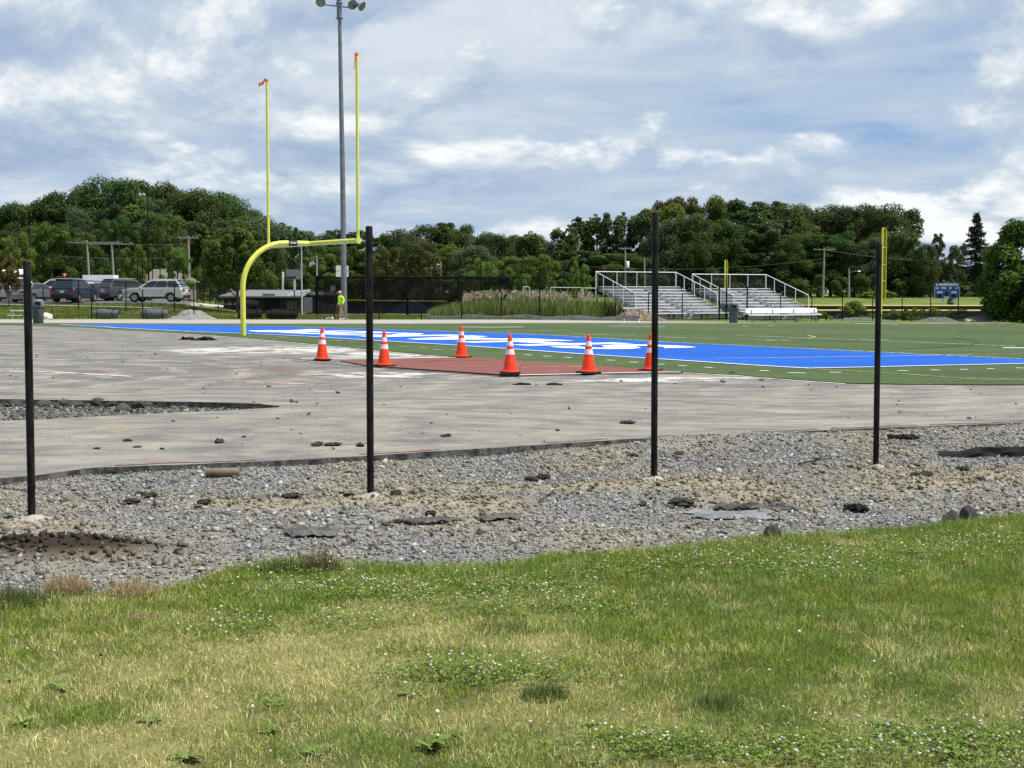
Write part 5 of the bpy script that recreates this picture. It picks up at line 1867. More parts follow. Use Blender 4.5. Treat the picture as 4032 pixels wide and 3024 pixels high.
# road signs
for px, y0, y1, kind, lb in [(257, 1072, 1092, 'yield', 'red and white yield sign above the parked cars'), (412, 1082, 1107, 'back', 'grey back of an octagonal road sign')]:
    Y = 152
    g_ = gp(px, Y)
    e = empty('road_sign', g_, 0, lb, 'road sign')
    c = PY(px, (y0 + y1) / 2, Y)
    zc_ = c.z - g_.z
    r_ = (y1 - y0) / 2 * Y / F
    MB().tube([(0, .04, -.1), (0, .04, zc_ + r_)], .04, 6).build('post', M_GALV, e)
    if kind == 'yield':
        tri = lambda k, d: [(k * r_ * 1.2 * math.cos(a), d, zc_ + k * r_ * 1.1 * math.sin(a)) for a in (R(150), R(30), R(270))]
        A, Bb = tri(1.15, 0), tri(1.15, .03)
        MB().add(A + Bb, [(0, 1, 2), (5, 4, 3), (0, 3, 4, 1), (1, 4, 5, 2), (2, 5, 3, 0)]).build('plate', pm('sign_red', (.45, .02, .02), (.5, .03, .03), 3, .5), e)
        MB().add(tri(.62, -.012), [(0, 1, 2)]).build('plate_centre', M_WHITE, e)
    else:
        oc = lambda d: [(r_ * math.cos(R(22.5 + 45 * k)), d, zc_ + r_ * math.sin(R(22.5 + 45 * k))) for k in range(8)]
        MB().add(oc(0) + oc(.03), [tuple(range(8)), tuple(range(15, 7, -1))] + [(i, (i + 1) % 8, 8 + (i + 1) % 8, 8 + i) for i in range(8)]).build('plate', M_GALV, e)

# ------------------------------------------------------------------ cars


def paint(name, c):
    return pm('paint_' + name, c, tuple(x * 1.06 for x in c), 1.5, .28, .35 if name in ('silver', 'grey', 'graphite') else .05, spec=.5, coat=.7)


M_RED = pm('tail_lamp', (.28, .012, .012), (.36, .02, .02), 8, .25)
M_CLEAR = pm('head_lamp', (.62, .64, .66), (.75, .76, .78), 8, .15)
M_TRIM = pm('black_trim', (.015, .015, .016), (.025, .025, .026), 6, .6)
M_PLATE = pm('number_plate', (.60, .60, .56), (.70, .70, .66), 10, .6)


def car(label, loc, rz, kind, pmat):
    """local x forward; body from a side profile with wheel arches, glasshouse, wheels, lamps"""
    e = empty('parked_car', loc, rz, label, 'car', 'cars in the car park')
    if kind == 'suv':
        L, W_, wb, wr, belt, roof, hood = 4.9, 1.92, 2.9, .37, 1.10, 1.74, 1.08
        g_b, g_t = (-2.38, 1.22), (-1.86, .22)
    elif kind == 'sedan':
        L, W_, wb, wr, belt, roof, hood = 4.8, 1.84, 2.8, .33, .95, 1.45, .88
        g_b, g_t = (-1.75, 1.05), (-1.0, .20)
    else:   # pickup
        L, W_, wb, wr, belt, roof, hood = 5.6, 1.98, 3.5, .39, 1.15, 1.88, 1.12
        g_b, g_t = (-.75, 1.25), (-.55, .55)
    z0 = .30 if kind != 'sedan' else .22
    xr, xf = -L / 2, L / 2

    def arch(cx):
        return [(cx - (wr + .06) * math.cos(a), wr + (wr + .06) * math.sin(a)) for a in np.linspace(R(8), R(172), 9)]
    prof = [(xr + .10, z0)] + [q for q in arch(-wb / 2)] + [q for q in arch(wb / 2)] + [(xf - .12, z0), (xf, z0 + .22), (xf - .02, hood - .28), (xf - .12, hood - .10), (g_b[1] + .5, hood), (g_b[1], belt)]
    prof += [(g_b[0], belt), (xr + .16, belt - .02 if kind != 'sedan' else belt + .02), (xr + .02, belt - .12), (xr, z0 + .35), (xr + .02, z0 + .1)]
    cx, cz = 0, (belt + z0) / 2
    m = MB()
    lay = [(-W_ / 2, .965, .93), (-W_ / 2 + .10, 1, 1), (W_ / 2 - .10, 1, 1), (W_ / 2, .965, .93)]
    n_ = len(prof)
    for yv, sx, sz in lay:
        for (x_, z_) in prof:
            zz = cz + (z_ - cz) * (sz if z_ > cz else 1)
            m.v.append((cx + (x_ - cx) * sx, yv, zz))
    m.f += [tuple(range(n_)), tuple(range(4 * n_ - 1, 3 * n_ - 1, -1))]
    for j in range(3):
        for i in range(n_):
            i2 = (i + 1) % n_
            m.f.append((j * n_ + i, j * n_ + i2, (j + 1) * n_ + i2, (j + 1) * n_ + i))
    m.mi = [0] * len(m.f)
    m.build('body', pmat, e, True)
    # lower dark cladding and bumpers
    for yv in (-1, 1):
        MB().box((0, yv * (W_ / 2 - .03), z0 + .03), (wb - 2 * wr - .15, .06, .13)).build('sill', M_TRIM, e)
    MB().box((xr + .10, 0, z0 + .12), (.26, W_ * .86, .24)).build('rear_bumper', M_TRIM if kind == 'suv' else pmat, e)
    MB().box((xf - .12, 0, z0 + .12), (.26, W_ * .86, .24)).build('front_bumper', M_TRIM if kind == 'suv' else pmat, e)
    # glasshouse
    wb_, wt = W_ / 2 - .09, W_ / 2 - .27
    c8 = [(g_b[0], -wb_, belt - .02), (g_b[1], -wb_, belt - .02), (g_b[1], wb_, belt - .02), (g_b[0], wb_, belt - .02), (g_t[0], -wt, roof), (g_t[1], -wt, roof - .03), (g_t[1], wt, roof - .03), (g_t[0], wt, roof)]
    mid = [((c8[4][0] + c8[5][0]) / 2, -wt, roof + .035), ((c8[4][0] + c8[5][0]) / 2, wt, roof + .035)]
    g = MB().add(c8 + mid, [(0, 1, 5, 8, 4), (1, 2, 6, 5), (2, 3, 7, 9, 6), (3, 0, 4, 7), (4, 8, 9, 7), (8, 5, 6, 9)])
    g.build('cabin', pmat, e)
    cv = [Vector(q) for q in c8]

    def pane(a, b, c, d, u0, u1, v0, v1, off):
        f = lambda u, v: a.lerp(b, u).lerp(d.lerp(c, u), v) + off
        return MB().quad(f(u0, v0), f(u1, v0), f(u1, v1), f(u0, v1))
    for s_, (a, b, c, d) in ((-1, (cv[0], cv[1], cv[5], cv[4])), (1, (cv[3], cv[2], cv[6], cv[7]))):
        of = Vector((0, s_ * .02, .006))
        for u0, u1 in (((.05, .335), (.35, .645), (.66, .93)) if kind == 'suv' else ((.06, .48), (.51, .94))):
            pane(a, b, c, d, u0, u1, .10, .88, of).build('side_window', M_GLASS, e)
    pane(cv[1], cv[2], cv[6], cv[5], .06, .94, .06, .92, Vector((.02, 0, .008))).build('windscreen', M_GLASS, e)
    pane(cv[3], cv[0], cv[4], cv[7], .07, .93, .12, .88, Vector((-.02, 0, .008))).build('rear_window', M_GLASS, e)
    if kind == 'suv':
        MB().box((g_t[0] - .02, 0, roof + .005), (.22, wt * 1.9, .04)).build('spoiler', pmat, e)
        for s_ in (-1, 1):
            MB().tube([(g_t[0] + .1, s_ * (wt - .05), roof + .05), (g_t[1] - .1, s_ * (wt - .05), roof + .04)], .02, 6).build('roof_rail', M_RIM, e)
    if kind == 'pickup':
        MB().box((-1.85, 0, belt + .012), (1.9, W_ - .3, .02)).build('bed_cover', M_TRIM, e)
    for s_ in (-1, 1):
        MB().box((g_b[1] - .25, s_ * (W_ / 2 + .06), belt + .06), (.12, .2, .15)).build('mirror', pmat, e)
        MB().box((xr + .05, s_ * (W_ / 2 - .26), belt - .17), (.14, .46, .14)).build('tail_lamp', M_RED, e)
        MB().box((xf - .10, s_ * (W_ / 2 - .28), hood - .24), (.22, .42, .13)).build('headlight', M_CLEAR, e)
        for x_ in (-.75, .3):
            MB().box((x_, s_ * (W_ / 2 + .004), belt - .14), (.18, .025, .03)).build('door_handle', M_RIM, e)
    MB().box((xf + .005, 0, hood - .35), (.03, W_ * .5, .2)).build('grille', M_TRIM, e)
    MB().box((xr - .012, 0, belt - .30 if kind != 'pickup' else .6), (.03, .32, .16)).build('number_plate', M_PLATE, e)
    for sx in (-1, 1):
        for s_ in (-1, 1):
            yv = s_ * (W_ / 2 - .12)
            w = MB().lathe([(wr * .62, -.11), (wr * .97, -.11), (wr, -.07), (wr, .07), (wr * .97, .11), (wr * .62, .11)], 20, (sx * wb / 2, yv, wr), 'Y').build('wheel', M_TYRE, e, True)
            rm = MB().lathe([(0, s_ * .085), (wr * .15, s_ * .09), (wr * .16, s_ * .06), (wr * .60, s_ * .06), (wr * .64, s_ * .108), (wr * .58, s_ * .108)], 20, (sx * wb / 2, yv, wr), 'Y')
            for k in range(5):
                a = 2 * math.pi * k / 5 + .3
                rm.tube([(sx * wb / 2 + .05 * math.cos(a), yv + s_ * .085, wr + .05 * math.sin(a)), (sx * wb / 2 + wr * .6 * math.cos(a), yv + s_ * .095, wr + wr * .6 * math.sin(a))], .028, 5)
            rm.build('rim', M_RIM, w)
    return e


CARS = [('silver large family car parked side-on beside the grass', 616, 119.0, math.pi - .10, 'suv', paint('silver', (.62, .62, .61))),
        ('dark grey tall car parked behind the silver one', 506, 124.5, .85, 'suv', paint('graphite', (.10, .105, .115))),
        ('black low car facing out beside the dark grey one', 405, 125.5, -1.35, 'sedan', paint('black', (.015, .016, .018))),
        ('dark blue tall car showing its tail and number plate', 298, 118.2, 1.42, 'suv', paint('navy', (.02, .033, .07))),
        ('grey saloon car showing its tail lamps beside the blue one', 141, 118.6, 1.20, 'sedan', paint('grey', (.22, .225, .23))),
        ('white tall car parked behind the grey saloon', 222, 125.0, 3.0, 'suv', paint('white', (.72, .73, .74))),
        ('white pickup truck nosing toward the grass', 74, 124.5, -.9, 'pickup', paint('white2', (.68, .69, .70))),
        ('grey saloon with red tail lamps beside the small tree', -14, 118.6, 1.30, 'sedan', paint('grey2', (.19, .195, .20))),
        ('white saloon half hidden between tall cars', 366, 130., .2, 'sedan', paint('white3', (.70, .71, .72)))]
for lb, px, Y, rz, kd, mt in CARS:
    q = gp(px, Y)
    car(lb, (q.x, q.y, q.z + .075), rz, kd, mt)
# white box trailer
q = gp(398, 139)
e = empty('box_trailer', (q.x, q.y, q.z + .05), .05, 'white box trailer with grey lower panel behind the cars', 'trailer')
MB().box((0, 0, 1.72), (2.75, 2.2, .95)).build('upper_body', M_WHITE, e)
MB().box((0, 0, .88), (2.7, 2.15, .75)).build('lower_panel', pm('blue_grey_panel', (.22, .27, .30), (.28, .32, .35), 3), e)
for x_ in (-.7, .4):
    MB().lathe([(0, -1.1), (.36, -1.1), (.36, -.85), (0, -.85)], 16, (x_, 0, .36), 'Y').build('wheel', M_TYRE, e)
MB().tube([(1.3, 0, .6), (2.2, 0, .5)], .05, 6).build('tow_bar', M_TRIM, e)
# food stall canopy at the far side
q = gp(15, 150)
e = empty('canopy_stall', (q.x, q.y, q.z), 0, 'white canopy on orange posts beyond the cars', 'stall')
hz = PY(15, 1080, 150).z - q.z
MB().add([(-2.6, -1.5, hz), (2.3, -1.5, hz), (2.3, 1.5, hz), (-2.6, 1.5, hz), (-2.2, 0, hz + .5), (1.9, 0, hz + .5)], [(0, 1, 5, 4), (1, 2, 5), (2, 3, 4, 5), (3, 0, 4), (0, 3, 2, 1)]).build('canopy', M_WHITE, e)
for x_ in (-2.4, -.1, 2.1):
    MB().box((x_, -1.4, hz / 2), (.14, .1, hz)).build('post', pm('orange_post', (.45, .16, .04), (.5, .2, .06), 4), e)
# grey gabled roof behind the silver car
q = gp(625, 165)
e = empty('gabled_house', q, 0, 'brown-grey gabled roof of a house among trees', 'building')
a, b, c_, d_ = PY(548, 1110, 163), PY(700, 1110, 163), PY(672, 1060, 170), PY(604, 1060, 170)
MB().quad(a, b, c_, d_).quad(b + Vector((0, 14, 0)), a + Vector((0, 14, 0)), d_, c_).add([a, d_, a + Vector((0, 14, 0))], [(0, 1, 2)]).add([b, c_, b + Vector((0, 14, 0))], [(0, 1, 2)]).build('roof', pm('shingle', (.11, .095, .085), (.15, .13, .115), 6, .9, stretch=(1, 1, 4)), e, off=q)
MB().box(((a.x + b.x) / 2, 170, (a.z + q.z) / 2 - .1), (b.x - a.x - .8, 12.5, a.z - q.z)).build('wall', pm('house_wall', (.20, .19, .17)), e, off=q)

# ------------------------------------------------------------------ ball field things
for px, by, ty, Y, lb, pw in [(3468, 1243, 897, 121.5, 'tall yellow foul pole with mesh wing behind the black posts', 1.), (2852, 1235, 1024, 182, 'yellow foul pole rising behind the bleachers', 1.)]:
    g_ = gp(px, Y)
    top_ = PY(px, ty, Y)
    hh = top_.z - g_.z
    e = empty('foul_pole', g_, 0, lb, 'foul pole', 'foul poles')
    MB().tube([(0, 0, -.2), (.05, 0, hh)], .075, 12).build('pole', M_YEL, e, True)
    w_ = .36
    z1 = hh * .2
    fr = MB().tube([(.05, 0, hh - .02), (.24, 0, hh - .02), (w_, 0, hh - .20), (w_, 0, z1), (.0, 0, z1)], .028, 6).build('wing_frame', M_YEL, e)
    for f_ in (.28, .5, .73):
        MB().tube([(.05, 0, z1 + (hh - z1) * f_), (w_, 0, z1 + (hh - z1) * f_)], .022, 6).build('wing_bar', M_YEL, fr)
    MB().quad((.1, 0, z1), (w_, 0, z1), (w_, 0, hh - .25), (.1, 0, hh - .05)).build('wing_mesh', mesh_mat('yellow_mesh', (.34, .34, .03), .62), e)


def capped_fence(label, p0, p1, topz0, topz1, h, Y, n):
    a, b = PY(p0, topz0, Y[0]), PY(p1, topz1, Y[1])
    e = empty('outfield_fence', a - Vector((0, 0, h)), 0, label, 'fence')
    b0 = e.location.copy()
    MB().tube([a, b], .065, 8).build('yellow_cap', pm('yellow_cap', (.62, .46, .13), (.70, .55, .2), 3, .5), e, off=b0)
    for k in range(n):
        q, r_ = a.lerp(b, k / n), a.lerp(b, (k + 1) / n)
        MB().quad(q - Vector((0, 0, h + .4)), r_ - Vector((0, 0, h + .4)), r_, q).build('windscreen_panel', M_NAVY, e, off=b0)
        MB().tube([q - Vector((0, -.05, h + .4)), q + Vector((0, .05, 0))], .03, 6).build('post', M_BLKROUGH, e, off=b0)


capped_fence('near navy outfield fence with yellow cap behind the shrubs', 3080, 4120, 1222, 1223, 1.1, (124, 126), 8)
capped_fence('far navy outfield fence with yellow cap below the scoreboard', 3010, 4120, 1203, 1204, 1.0, (152, 154), 10)
capped_fence('distant yellow-capped fence seen under the cage nets', 1285, 1760, 1182, 1187, 1.2, (150, 146), 5)
# scoreboard
YS = 200.
g_ = gp(3732, YS)
e = empty('scoreboard', g_, 0, 'blue ball field scoreboard on two white posts', 'scoreboard')
b0 = g_


def spx(px, py, d=0.):
    return PY(px, py, YS - d)


a, b = spx(3681, 1114), spx(3778, 1175)
M_SB = pm('scoreboard_blue', (.012, .06, .21), (.016, .075, .24), 3, .45)
MB().box(((a.x + b.x) / 2, YS + .18, (a.z + b.z) / 2), (b.x - a.x, .36, a.z - b.z)).build('cabinet', M_SB, e, off=b0)
a1, b1 = spx(3682.5, 1111.5), spx(3780, 1128)
MB().box(((a1.x + b1.x) / 2 + .05, YS + .16, (a1.z + b1.z) / 2), (b1.x - a1.x, .40, a1.z - b1.z)).build('name_panel', pm('dark_scoreboard_blue', (.008, .035, .13), (.012, .045, .15), 3, .45), e, off=b0)
tl, tr_, br2 = spx(3681, 1128.5, .03), spx(3777, 1128.5, .03), spx(3777, 1175, .03)
MB().box(((a.x + b.x) / 2, YS - .02, tl.z), (b.x - a.x, .03, .035)).box(((a.x + b.x) / 2, YS - .02, b.z), (b.x - a.x, .03, .04)).box((a.x, YS - .02, (a.z + b.z) / 2 - .2), (.04, .03, a.z - b.z - .45)).box((b.x, YS - .02, (a.z + b.z) / 2 - .2), (.04, .03, a.z - b.z - .45)).build('trim', pm('trim_grey', (.35, .42, .5), (.4, .47, .55), 4), e, off=b0)
for px in (3712, 3759):
    g2, t2 = gp(px, YS + .4), spx(px, 1174, -.4)
    MB().box((t2.x, YS + .4, (g2.z - .2 + t2.z) / 2), (.30, .2, t2.z - g2.z + .4)).build('post', M_WHITE, e, off=b0)
for px0, px1, y0, y1 in [(3692, 3699, 1158, 1173), (3701, 3708, 1158, 1173), (3722, 3733, 1148, 1165), (3747, 3754, 1158, 1173), (3756, 3763, 1158, 1173)]:
    u, v = spx(px0, y0), spx(px1, y1)
    MB().box(((u.x + v.x) / 2, YS - .01, (u.z + v.z) / 2), (v.x - u.x, .04, u.z - v.z)).build('digit_window', M_BLACK, e, off=b0)


def text(body, px, py, wpx, hpx, shear=0.):
    cu = bpy.data.curves.new('lettering', 'FONT')
    cu.body = body
    cu.offset = .02
    cu.shear = shear
    cu.resolution_u = 2
    cu.extrude = .0
    tmp = bpy.data.objects.new('tmp_lettering', cu)
    col.objects.link(tmp)
    bpy.context.view_layer.update()
    me = bpy.data.meshes.new_from_object(tmp.evaluated_get(bpy.context.evaluated_depsgraph_get()))
    bpy.data.objects.remove(tmp)
    co = np.array([v.co[:] for v in me.vertices])
    mn, mx = co.min(0), co.max(0)
    c = spx(px, py)
    w_, h_ = wpx * YS / F, hpx * YS / F
    for v in me.vertices:
        x_ = ((v.co.x - mn[0]) / (mx[0] - mn[0]) - .5) * w_
        z_ = ((v.co.y - mn[1]) / (mx[1] - mn[1]) - .5) * h_
        v.co = (c.x + x_ - b0.x, YS - .055 - b0.y, c.z + z_ - b0.z)
    return link('lettering', me, M_WHITE, e)


text('SHAKER BISON', 3730, 1120, 66, 9.5, .2)
for bd, px, py, w_, h_ in [('BALL', 3690, 1134.5, 12, 6.5), ('STRIKE', 3715, 1134.5, 19, 6.5), ('OUT', 3741, 1134.5, 11, 6.5), ('H', 3763, 1134.5, 3.6, 6.5), ('E', 3772.5, 1134.5, 3.6, 6.5), ('GUEST', 3699.5, 1151, 21, 8), ('HOME', 3756, 1151, 20, 8), ('INNING', 3727, 1170.5, 20, 5.5)]:
    text(bd, px, py, w_, h_)
for px in (3689, 3769):
    c = spx(px, 1120)
    k_ = YS / F
    out_ = [(-4, 5), (-2.6, 1.5), (2.6, 1.5), (4, 5), (4.6, 1), (3, -2), (1.2, -6), (-1.2, -6), (-3, -2), (-4.6, 1)]
    MB().add([(c.x + x_ * k_ - b0.x, YS - .06 - b0.y, c.z + z_ * k_ - b0.z) for x_, z_ in out_], [tuple(range(10))]).build('animal_head_emblem', M_WHITE, e)
    MB().add([(c.x + x_ * k_ - b0.x, YS - .066 - b0.y, c.z + z_ * k_ - b0.z) for x_, z_ in [(-1.6, .4), (1.6, .4), (.8, -3.6), (-.8, -3.6)]], [(0, 1, 2, 3)]).build('emblem_face', M_SB, e)
# soccer goals behind the reeds
for px0, px1, y0, Y, lb in [(2168, 2290, 1132, 150, 'white goal frame standing behind the reed plumes'), (2060, 2085, 1129, 152, 'white goal frame end seen through the reeds'), (2296, 2345, 1134, 150, 'white goal frame beside the bleacher end')]:
    a, b = PY(px0, y0, Y), PY(px1, y0 + 1, Y)
    g_ = gp(px0, Y)
    e = empty('soccer_goal', g_, 0, lb, 'goal')
    MB().tube([a, b], .042, 8).build('crossbar', pm('dull_goal_paint', (.40, .41, .41), (.5, .5, .5), 4), e, off=g_)
    for q in (a, b):
        MB().tube([Vector((q.x, q.y, g_.z - .1)), q], .042, 8).build('post', pm('dull_goal_paint', (.40, .41, .41), (.5, .5, .5), 4), e, off=g_)
        MB().tube([q, Vector((q.x + .3, q.y + 1.2, g_.z))], .03, 6).build('back_stay', pm('dull_goal_paint', (.40, .41, .41), (.5, .5, .5), 4), e, off=g_)


# ------------------------------------------------------------------ utility poles and wires
def upole(px, ty, Y, lean, label, arm=0., lamp=None, xf=False):
    g_ = gp(px, Y)
    t_ = PY(px + lean, ty, Y)
    d = t_ - g_
    e = empty('utility_pole', g_, 0, label, 'utility pole')
    MB().tube([(0, 0, -.3), tuple(d)], [.17, .11], 8).build('pole', M_WOOD, e, True)
    if arm:
        MB().box((d.x, -.05, d.z - .25), (arm, .12, .13), 0).build('cross_arm', M_WOOD, e)
        for k in (-1, -.5, .5, 1):
            MB().lathe([(.05, 0), (.07, .06), (.03, .14), (0, .16)], 6, (d.x + k * arm * .46, -.05, d.z - .19)).build('insulator', M_GALV, e)
    if lamp:
        MB().tube([(d.x, 0, d.z - .6), (d.x + lamp * .6, -.1, d.z - .35), (d.x + lamp, -.1, d.z - .35)], .04, 6).build('lamp_arm', M_GALV, e)
        MB().lathe([(0, -.12), (.22, -.08), (.24, 0), (.1, .10), (0, .12)], 10, (d.x + lamp, -.1, d.z - .4)).build('lamp', M_WHITE, e, True)
    if xf:
        MB().lathe([(.0, -.5), (.22, -.5), (.24, -.45), (.24, .4), (.15, .48), (0, .5)], 10, (d.x + .35, -.1, d.z - 2.6)).build('transformer', M_WHITE, e, True)
    return t_


tA = upole(356, 946, 172, -15, 'leaning utility pole with long cross arms behind the trailer', 7.5)
tB = upole(452, 952, 172, -13, 'utility pole joined to the leaning one by cross arms', 5.0)
tC = upole(746, 928, 172, -4, 'utility pole with short cross arm behind the silver car', 2.2)
upole(1556, 905, 245, 0, 'utility pole with cross arm topping the middle trees', 3.0)
upole(1690, 1003, 200, 11, 'leaning utility pole stub behind the cage nets', 0)
upole(2462, 972, 226, 0, 'utility pole with grey transformer behind the bleacher', 2.0, xf=True)
upole(2540, 1016, 226, -3, 'utility pole without arms behind the bleacher', 0)
tE = upole(3240, 976, 226, 6, 'utility pole with cross arm at the wood edge', 3.2)
upole(3343, 1058, 226, 0, 'street lamp pole with white lamp at the wood edge', 0, lamp=1.5)
upole(1735, 1030, 205, 0, 'street lamp pole with white lamp behind the cage nets', 0, lamp=-.4)


def wire(a, b, sag, label):
    m = MB().tube([a.lerp(b, t_) - Vector((0, 0, sag * 4 * t_ * (1 - t_))) for t_ in np.linspace(0, 1, 13)], .028, 4)
    o = m.build('power_line', pm('wire', (.16, .16, .16), (.2, .2, .2), 3), off=a)
    o.location = a
    tag(o, label, 'power line')


wire(tB - Vector((0, 0, .25)), tC - Vector((0, 0, .9)), .1, 'power line from the paired poles to the short-armed pole')
wire(tE - Vector((0, 0, .3)), PY(4100, 1022, 240), 1.0, 'power line running from the wood edge pole past the spruce')
wire(PY(200, 1007, 172), tC - Vector((0, 0, 2.4)), .2, 'low power line crossing in front of the bright trees')
wire(PY(2300, 1048, 225), PY(3235, 1020, 225), .9, 'long power line crossing the dark wood behind the bleachers')

# ------------------------------------------------------------------ trees and bushes


def crown_np(lobes, n, size, colr, seed, var=.4, droop=0.):
    r = np.random.default_rng(seed)
    lob = np.array([l[:3] for l in lobes])
    rad = np.array([l[3] for l in lobes])
    w = rad ** 2
    k = r.choice(len(lobes), n, p=w / w.sum())
    d = r.normal(0, 1, (n, 3))
    d /= np.linalg.norm(d, axis=1)[:, None]
    d[:, 2] = np.where((d[:, 2] < -.3) & (r.random(n) < .6), -d[:, 2], d[:, 2])
    rr = rad[k] * np.clip(1 - np.abs(r.normal(0, .24, n)) + r.normal(0, .09, n), .2, 1.3)
    P = lob[k] + d * rr[:, None] * np.array([1, 1, .85])
    nn = d + r.normal(0, .55, (n, 3)) + np.array([0, 0, .5])
    nn /= np.linalg.norm(nn, axis=1)[:, None]
    a = np.cross(nn, r.normal(0, 1, (n, 3)))
    a /= np.linalg.norm(a, axis=1)[:, None]
    b = np.cross(nn, a)
    s_ = size * r.uniform(.55, 1.35, n)[:, None]
    V = np.stack([P - a * s_ * .8, P - b * s_ * .45 + nn * s_ * .12, P + a * s_, P + b * s_ * .45 + nn * s_ * .12], 1)
    lobt = r.uniform(1 - var * .6, 1 + var * .6, len(lobes))[k]
    cc = np.array(colr) * (lobt * r.uniform(1 - var, 1 + var, n))[:, None]
    cc[:, 0] *= r.uniform(.85, 1.25, n)
    return V.reshape(-1, 3), np.arange(n * 4).reshape(n, 4), np.repeat(cc, 4, 0)


def tree_proto(kind, seed, colr):
    r = random.Random(seed)
    lobes = []
    if kind == 'broad':
        H, W_, n, ls = 14., 6.0, 25000, .20
        for k in range(80):
            a, u = r.uniform(0, 6.28), r.random()
            z = 1.6 + (H - 3.2) * u
            rm = W_ * math.sqrt(max(.02, 1 - ((u - .40) / .66) ** 2))
            q = rm * (r.random() ** .38) * .85
            lobes.append((q * math.cos(a), q * math.sin(a), z, r.uniform(.9, 1.8)))
    elif kind == 'tall':
        H, W_, n, ls = 15., 4.3, 19000, .20
        for k in range(64):
            a, u = r.uniform(0, 6.28), r.random()
            z = 2.2 + (H - 3.2) * u
            rm = W_ * (1 - .6 * u ** 2.2)
            q = rm * (r.random() ** .4) * .85
            lobes.append((q * math.cos(a), q * math.sin(a), z, r.uniform(.6, 1.4) * (1.1 - .4 * u)))
    elif kind == 'airy':
        H, W_, n, ls = 11., 4.9, 16000, .17
        for k in range(50):
            a, u = r.uniform(0, 6.28), r.random()
            z = 2.0 + (H - 3.0) * u
            rm = W_ * math.sqrt(max(.03, 1 - ((u - .4) / .68) ** 2))
            q = rm * (r.random() ** .35) * .9
            lobes.append((q * math.cos(a), q * math.sin(a), z, r.uniform(.5, 1.25)))
    elif kind == 'spiky':
        H, W_, n, ls = 12., 3.6, 6500, .24
        for k in range(40):
            a, u = r.uniform(0, 6.28), r.random()
            z = 1.6 + (H - 2.4) * u
            q = W_ * (1 - .55 * u) * (r.random() ** .4) * .85
            lobes.append((q * math.cos(a), q * math.sin(a), z, r.uniform(.45, 1.0)))
            lobes.append((q * math.cos(a), q * math.sin(a), z + .8, r.uniform(.25, .5)))
    elif kind == 'park':
        H, W_, n, ls = 14., 6.6, 24000, .25
        for k in range(95):
            a, u = r.uniform(0, 6.28), r.random()
            z = 4.6 + (H - 5.8) * u
            rm = W_ * math.sqrt(max(.03, 1 - ((u - .28) / .76) ** 2))
            q = rm * (r.random() ** .38) * .9
            lobes.append((q * math.cos(a), q * math.sin(a), z + r.uniform(-.6, .3), r.uniform(.6, 1.35)))
    else:  # bush
        H, W_, n, ls = 4., 2.6, 3600, .17
        for k in range(24):
            a, u = r.uniform(0, 6.28), r.random()
            z = .4 + (H - 1.1) * u
            q = W_ * math.sqrt(max(.05, 1 - u ** 2)) * (r.random() ** .5) * .8
            lobes.append((q * math.cos(a), q * math.sin(a), z, r.uniform(.45, .9)))
    V, Fc, C_ = crown_np(lobes, n, ls, colr, seed, .42)
    e = bpy.data.objects.new('tree', None)
    col.objects.link(e)
    np_mesh('crown', V, Fc, M_LEAF, C_, parent=e)
    m = MB()
    m.tube([(0, 0, -.5), (.08, .03, H * .25), (-.05, .1, H * .5), (.05, 0, H * .82)], [H * .021, H * .016, H * .011, H * .003], 8)
    for k in range(7):
        l = lobes[k * 3 % len(lobes)]
        z_ = max(.6, l[2] * .55)
        m.tube([(0, .05, z_), (l[0] * .5, l[1] * .5, z_ + (l[2] - z_) * .6), (l[0], l[1], l[2])], [H * .008, H * .005, H * .002], 5)
    m.build('trunk', M_BARK, e, True)
    e['H'], e['W'] = H, W_
    return e


DARK, MID, LITE, OLIV, SAGE = (.056, .096, .026), (.067, .112, .028), (.106, .156, .030), (.092, .106, .034), (.070, .106, .046)
PROT = {}
for kd, cols in (('broad', (DARK, MID, DARK, SAGE)), ('tall', (MID, DARK, SAGE)), ('airy', (LITE, MID, LITE, OLIV)), ('spiky', (MID, SAGE)), ('bush', (LITE, MID, OLIV)), ('park', ((.070, .105, .022), (.115, .098, .034)))):
    PROT[kd] = [[tree_proto(kd, 100 + 7 * i + len(kd), c), False] for i, c in enumerate(cols)]
TREES_N = 0


def tree(kind, px, ty, Y, label, group, var=None, wpx=None, name='tree', cat='tree', base=None):
    global TREES_N
    TREES_N += 1
    lst = PROT[kind]
    slot = lst[(var if var is not None else TREES_N) % len(lst)]
    if slot[1]:
        e = copy_tree(slot[0])
    else:
        e = slot[0]
        slot[1] = True
    e.name = name
    g_ = gp(px, Y)
    top_ = PY(px, ty, Y)
    h_ = max(1., top_.z - g_.z)
    s_ = h_ / slot[0]['H']
    sw = s_
    if wpx:
        sw = wpx * Y / F / 2 / slot[0]['W'] * .9
    e.location = g_
    e.scale = (sw, sw, s_)
    e.rotation_euler = (0, 0, (TREES_N * 2.4) % 6.28)
    return tag(e, label, cat, group)


